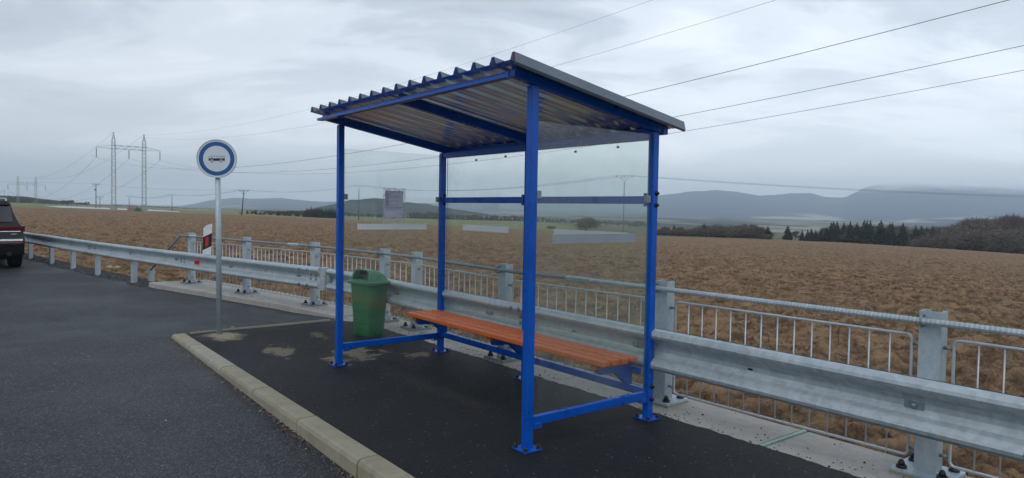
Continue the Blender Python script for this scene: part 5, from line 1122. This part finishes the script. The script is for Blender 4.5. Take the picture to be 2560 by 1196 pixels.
# ------------------------------------------------------------------ grass, stones, leaves, crumbs
def grass(name, spots, mat, h, label, seed, w=0.006, curl=0.5):
    r = random.Random(seed); mb = MB()
    for (u, v, n, rad, hs) in spots:
        p = P(u, v); z = terr(p.x, p.y)
        for i in range(n):
            q = Vector((p.x+r.gauss(0, rad), p.y+r.gauss(0, rad), z-0.03)); a = r.random()*6.28; hh = h*hs*r.uniform(.4, 1.2); d = Vector((math.cos(a), math.sin(a), 0)); s_ = Vector((-d.y, d.x, 0))*w*r.uniform(.6, 1.4); m_ = q+d*hh*curl*.3+ZV*hh*.6; t_ = q+d*hh*curl*1.1+ZV*hh*r.uniform(.7, 1.0)
            mb.add([q-s_, q+s_, m_+s_*.7, m_-s_*.7, t_], [(0, 1, 2, 3), (3, 2, 4)])
    return tag(mb.build(name, mat), label, 'grass', kind='stuff')
dry = simple('dry_straw_grass', (0.50, 0.35, 0.16), (0.33, 0.19, 0.075), rough=0.9, scale=6); grn = simple('moss_green_grass', (0.20, 0.22, 0.07), (0.12, 0.15, 0.05), rough=0.9, scale=6); rust = simple('rust_dead_weeds', (0.20, 0.10, 0.055), (0.11, 0.06, 0.035), rough=0.95, scale=8)
r = random.Random(8); sp1 = []; sp2 = []; sp3 = []
for i in range(900):
    u = r.uniform(4.8, 24); vb = interp(u, [(4.8, 1.98), (7.2, 1.9), (9.3, 1.57), (12, 1.06), (13.2, .9), (15, .5), (21, -.4), (26, -1.2)]); d = abs(r.gauss(0, .8)); sp = (u, vb+d, 26, .07, r.uniform(.5, 1.1)*(1.0 if d < .9 else .6))
    (sp1 if r.random() < .62 else sp3 if r.random() < .55 else sp2).append(sp)
for i in range(260):
    u = r.uniform(-9, 4.8); sp = (u, 1.98+abs(r.gauss(0, .18)), 14, .05, r.uniform(.25, .6)); (sp1 if r.random() < .5 else sp3).append(sp)
for i in range(200):
    u = r.uniform(12, 34); sp1.append((u, interp(u, VR)+r.uniform(1.8, 4.5), 22, .12, r.uniform(.4, .8)))
grass('dry_grass', sp1, dry, .26, 'dry straw-coloured grass along the edge of the ploughed field', 21); grass('green_grass', sp2, grn, .14, 'low green grass tufts behind the far guard rail', 22, .007); grass('dead_weeds', sp3, rust, .30, 'rust-brown dead weeds behind the railing', 23, .005, .35)
def stone_mb(mb, c, sx, sy, sz, r):
    n = 8; rings = []; ph = r.random()*6
    for j, (zz, rr_) in enumerate(((-.5, .55), (-.1, 1.0), (.55, .78), (.95, .30))):
        rings.append([c+Vector((sx*rr_*math.cos(2*math.pi*k/n+ph)*(1+.18*math.sin(k*2.3+ph*3)), sy*rr_*math.sin(2*math.pi*k/n+ph)*(1+.15*math.cos(k*1.7+ph)), sz*zz)) for k in range(n)])
    vs = [q for g in rings for q in g]; fs = [(j*n+k, j*n+(k+1) % n, (j+1)*n+(k+1) % n, (j+1)*n+k) for j in range(3) for k in range(n)]+[tuple(3*n+k for k in range(n)), tuple(range(n))[::-1]]; mb.add(vs, fs)
stm = concrete('pale_field_stone', (0.46, 0.42, 0.34), (0.36, 0.32, 0.25), (0.24, 0.22, 0.16)); mb = MB(); r = random.Random(6)
for i in range(420):
    u = r.uniform(11.5, 27); off = 0.75+abs(r.gauss(0, .55)) ; p = P(u, interp(u, VR)+off); z = terr(p.x, p.y); s_ = r.uniform(.03, .11)
    stone_mb(mb, Vector((p.x, p.y, z+.01)), s_*1.2, s_, s_*.5, r)
tag(mb.build('stone_pitching', stm, smooth=True), 'pale loose stones scattered behind the far guard rail', 'stones', kind='stuff')
for (x, y, s_, lb) in ((274, 668, .085, 'left one of two pale rounded boulders under the guard rail'), (293, 668, .078, 'right one of two pale rounded boulders under the guard rail'), (334, 679, .05, 'small pale stone beside the last rail post before the concrete')):
    p = at_z(x, y+4, -0.13); mb = MB(); stone_mb(mb, Vector((0, 0, 0)), s_*1.15, s_*.9, s_*.6, r); mb.cur = 0; tag(mb.build('boulder', stm, None, p+ZV*.03, smooth=True), lb, 'boulder')
crm = simple('asphalt_crumb', (.018, .018, .02), rough=.9); r = random.Random(9); mb = MB()
for i in range(950):
    u = r.uniform(-5, 5.0) if r.random() < .8 else r.uniform(5, 10); f = interp(u, VSF); v = f+abs(r.gauss(0, .16)) if r.random() < .8 else r.uniform(f, f+.6)
    if v > interp(u, VSB)-.03: continue
    s_ = r.uniform(.003, .009)*(1.5 if r.random() < .08 else 1); c = P(u, v, .006 if u > 5.8 else -.002); a = r.random()*6.28
    mb.add([c+Vector((s_*math.cos(a), s_*math.sin(a), 0)), c+Vector((s_*math.cos(a+2), s_*math.sin(a+2), 0)), c+Vector((s_*math.cos(a+4), s_*math.sin(a+4.2), 0)), c+Vector((0, 0, s_*.9))], [(0, 1, 3), (1, 2, 3), (2, 0, 3)])
tag(mb.build('asphalt_crumbs', crm), 'black asphalt crumbs scattered over the concrete strip', 'crumbs', kind='stuff')
# ragged fringe of asphalt lying over the concrete
lvm = simple('fallen_leaf', (.34, .17, .065), (.20, .10, .045), rough=.8, scale=40); lv2 = simple('pale_leaf', (.42, .34, .24), rough=.8); r = random.Random(12); mb = MB()
for i in range(330):
    u = r.uniform(-1.5, 5.4); v = -1.012-abs(r.gauss(0, .035)) if r.random() < .88 else r.uniform(-2.4, -1.05); z = float(road_z(u))+.008; c = P(u, v, z); a = r.random()*6.28; s_ = r.uniform(.008, .021); d = Vector((math.cos(a), math.sin(a), r.uniform(-.1, .35))); n_ = Vector((-d.y, d.x, r.uniform(-.2, .4)))*.4; mb.cur = 0 if r.random() < .75 else 1
    mb.add([c-d*s_, c+n_*s_, c+d*s_, c-n_*s_+Vector((0, 0, s_*.1))], [(0, 1, 2), (0, 2, 3)])
tag(mb.build('fallen_leaves', [lvm, lv2]), 'small brown leaves blown against the foot of the kerb', 'leaves', kind='stuff')
p = at_z(581, 820, 0.0)
mb = MB(); mb.add([(-.03, -.01, .004), (.01, -.025, .012), (.035, .01, .006), (-.005, .028, .016)], [(0, 1, 2), (0, 2, 3)]); tag(mb.build('leaf', simple('orange_leaf', (.55, .22, .14), rough=.7), None, p), 'single orange leaf on the asphalt right of the sign pole', 'leaf')
p = at_z(232, 925, -.09)
mb = MB(); stone_mb(mb, Vector((0, 0, .004)), .022, .014, .008, r); tag(mb.build('pebble', M['white_plastic'], None, p), 'small white pebble on the road left of the kerb', 'pebble')

# ------------------------------------------------------------------ haze
hm = bpy.data.materials.new('haze'); hm.use_nodes = True; t = hm.node_tree; t.nodes.clear(); o_ = N(t, 'ShaderNodeOutputMaterial'); pv = N(t, 'ShaderNodeVolumePrincipled'); pv.inputs['Color'].default_value = (0.80, 0.91, 1.0, 1); pv.inputs['Density'].default_value = 2.4e-4; pv.inputs['Anisotropy'].default_value = 0.6
t.links.new(pv.outputs[0], o_.inputs['Volume'])
allz = [-60]
mb = MB(); mb.box(-7600, 7600, -7600, 7600, -75, 295); hz = mb.build('haze', hm); tag(hz, 'thin blue-grey haze over the whole plain', 'haze', kind='stuff')
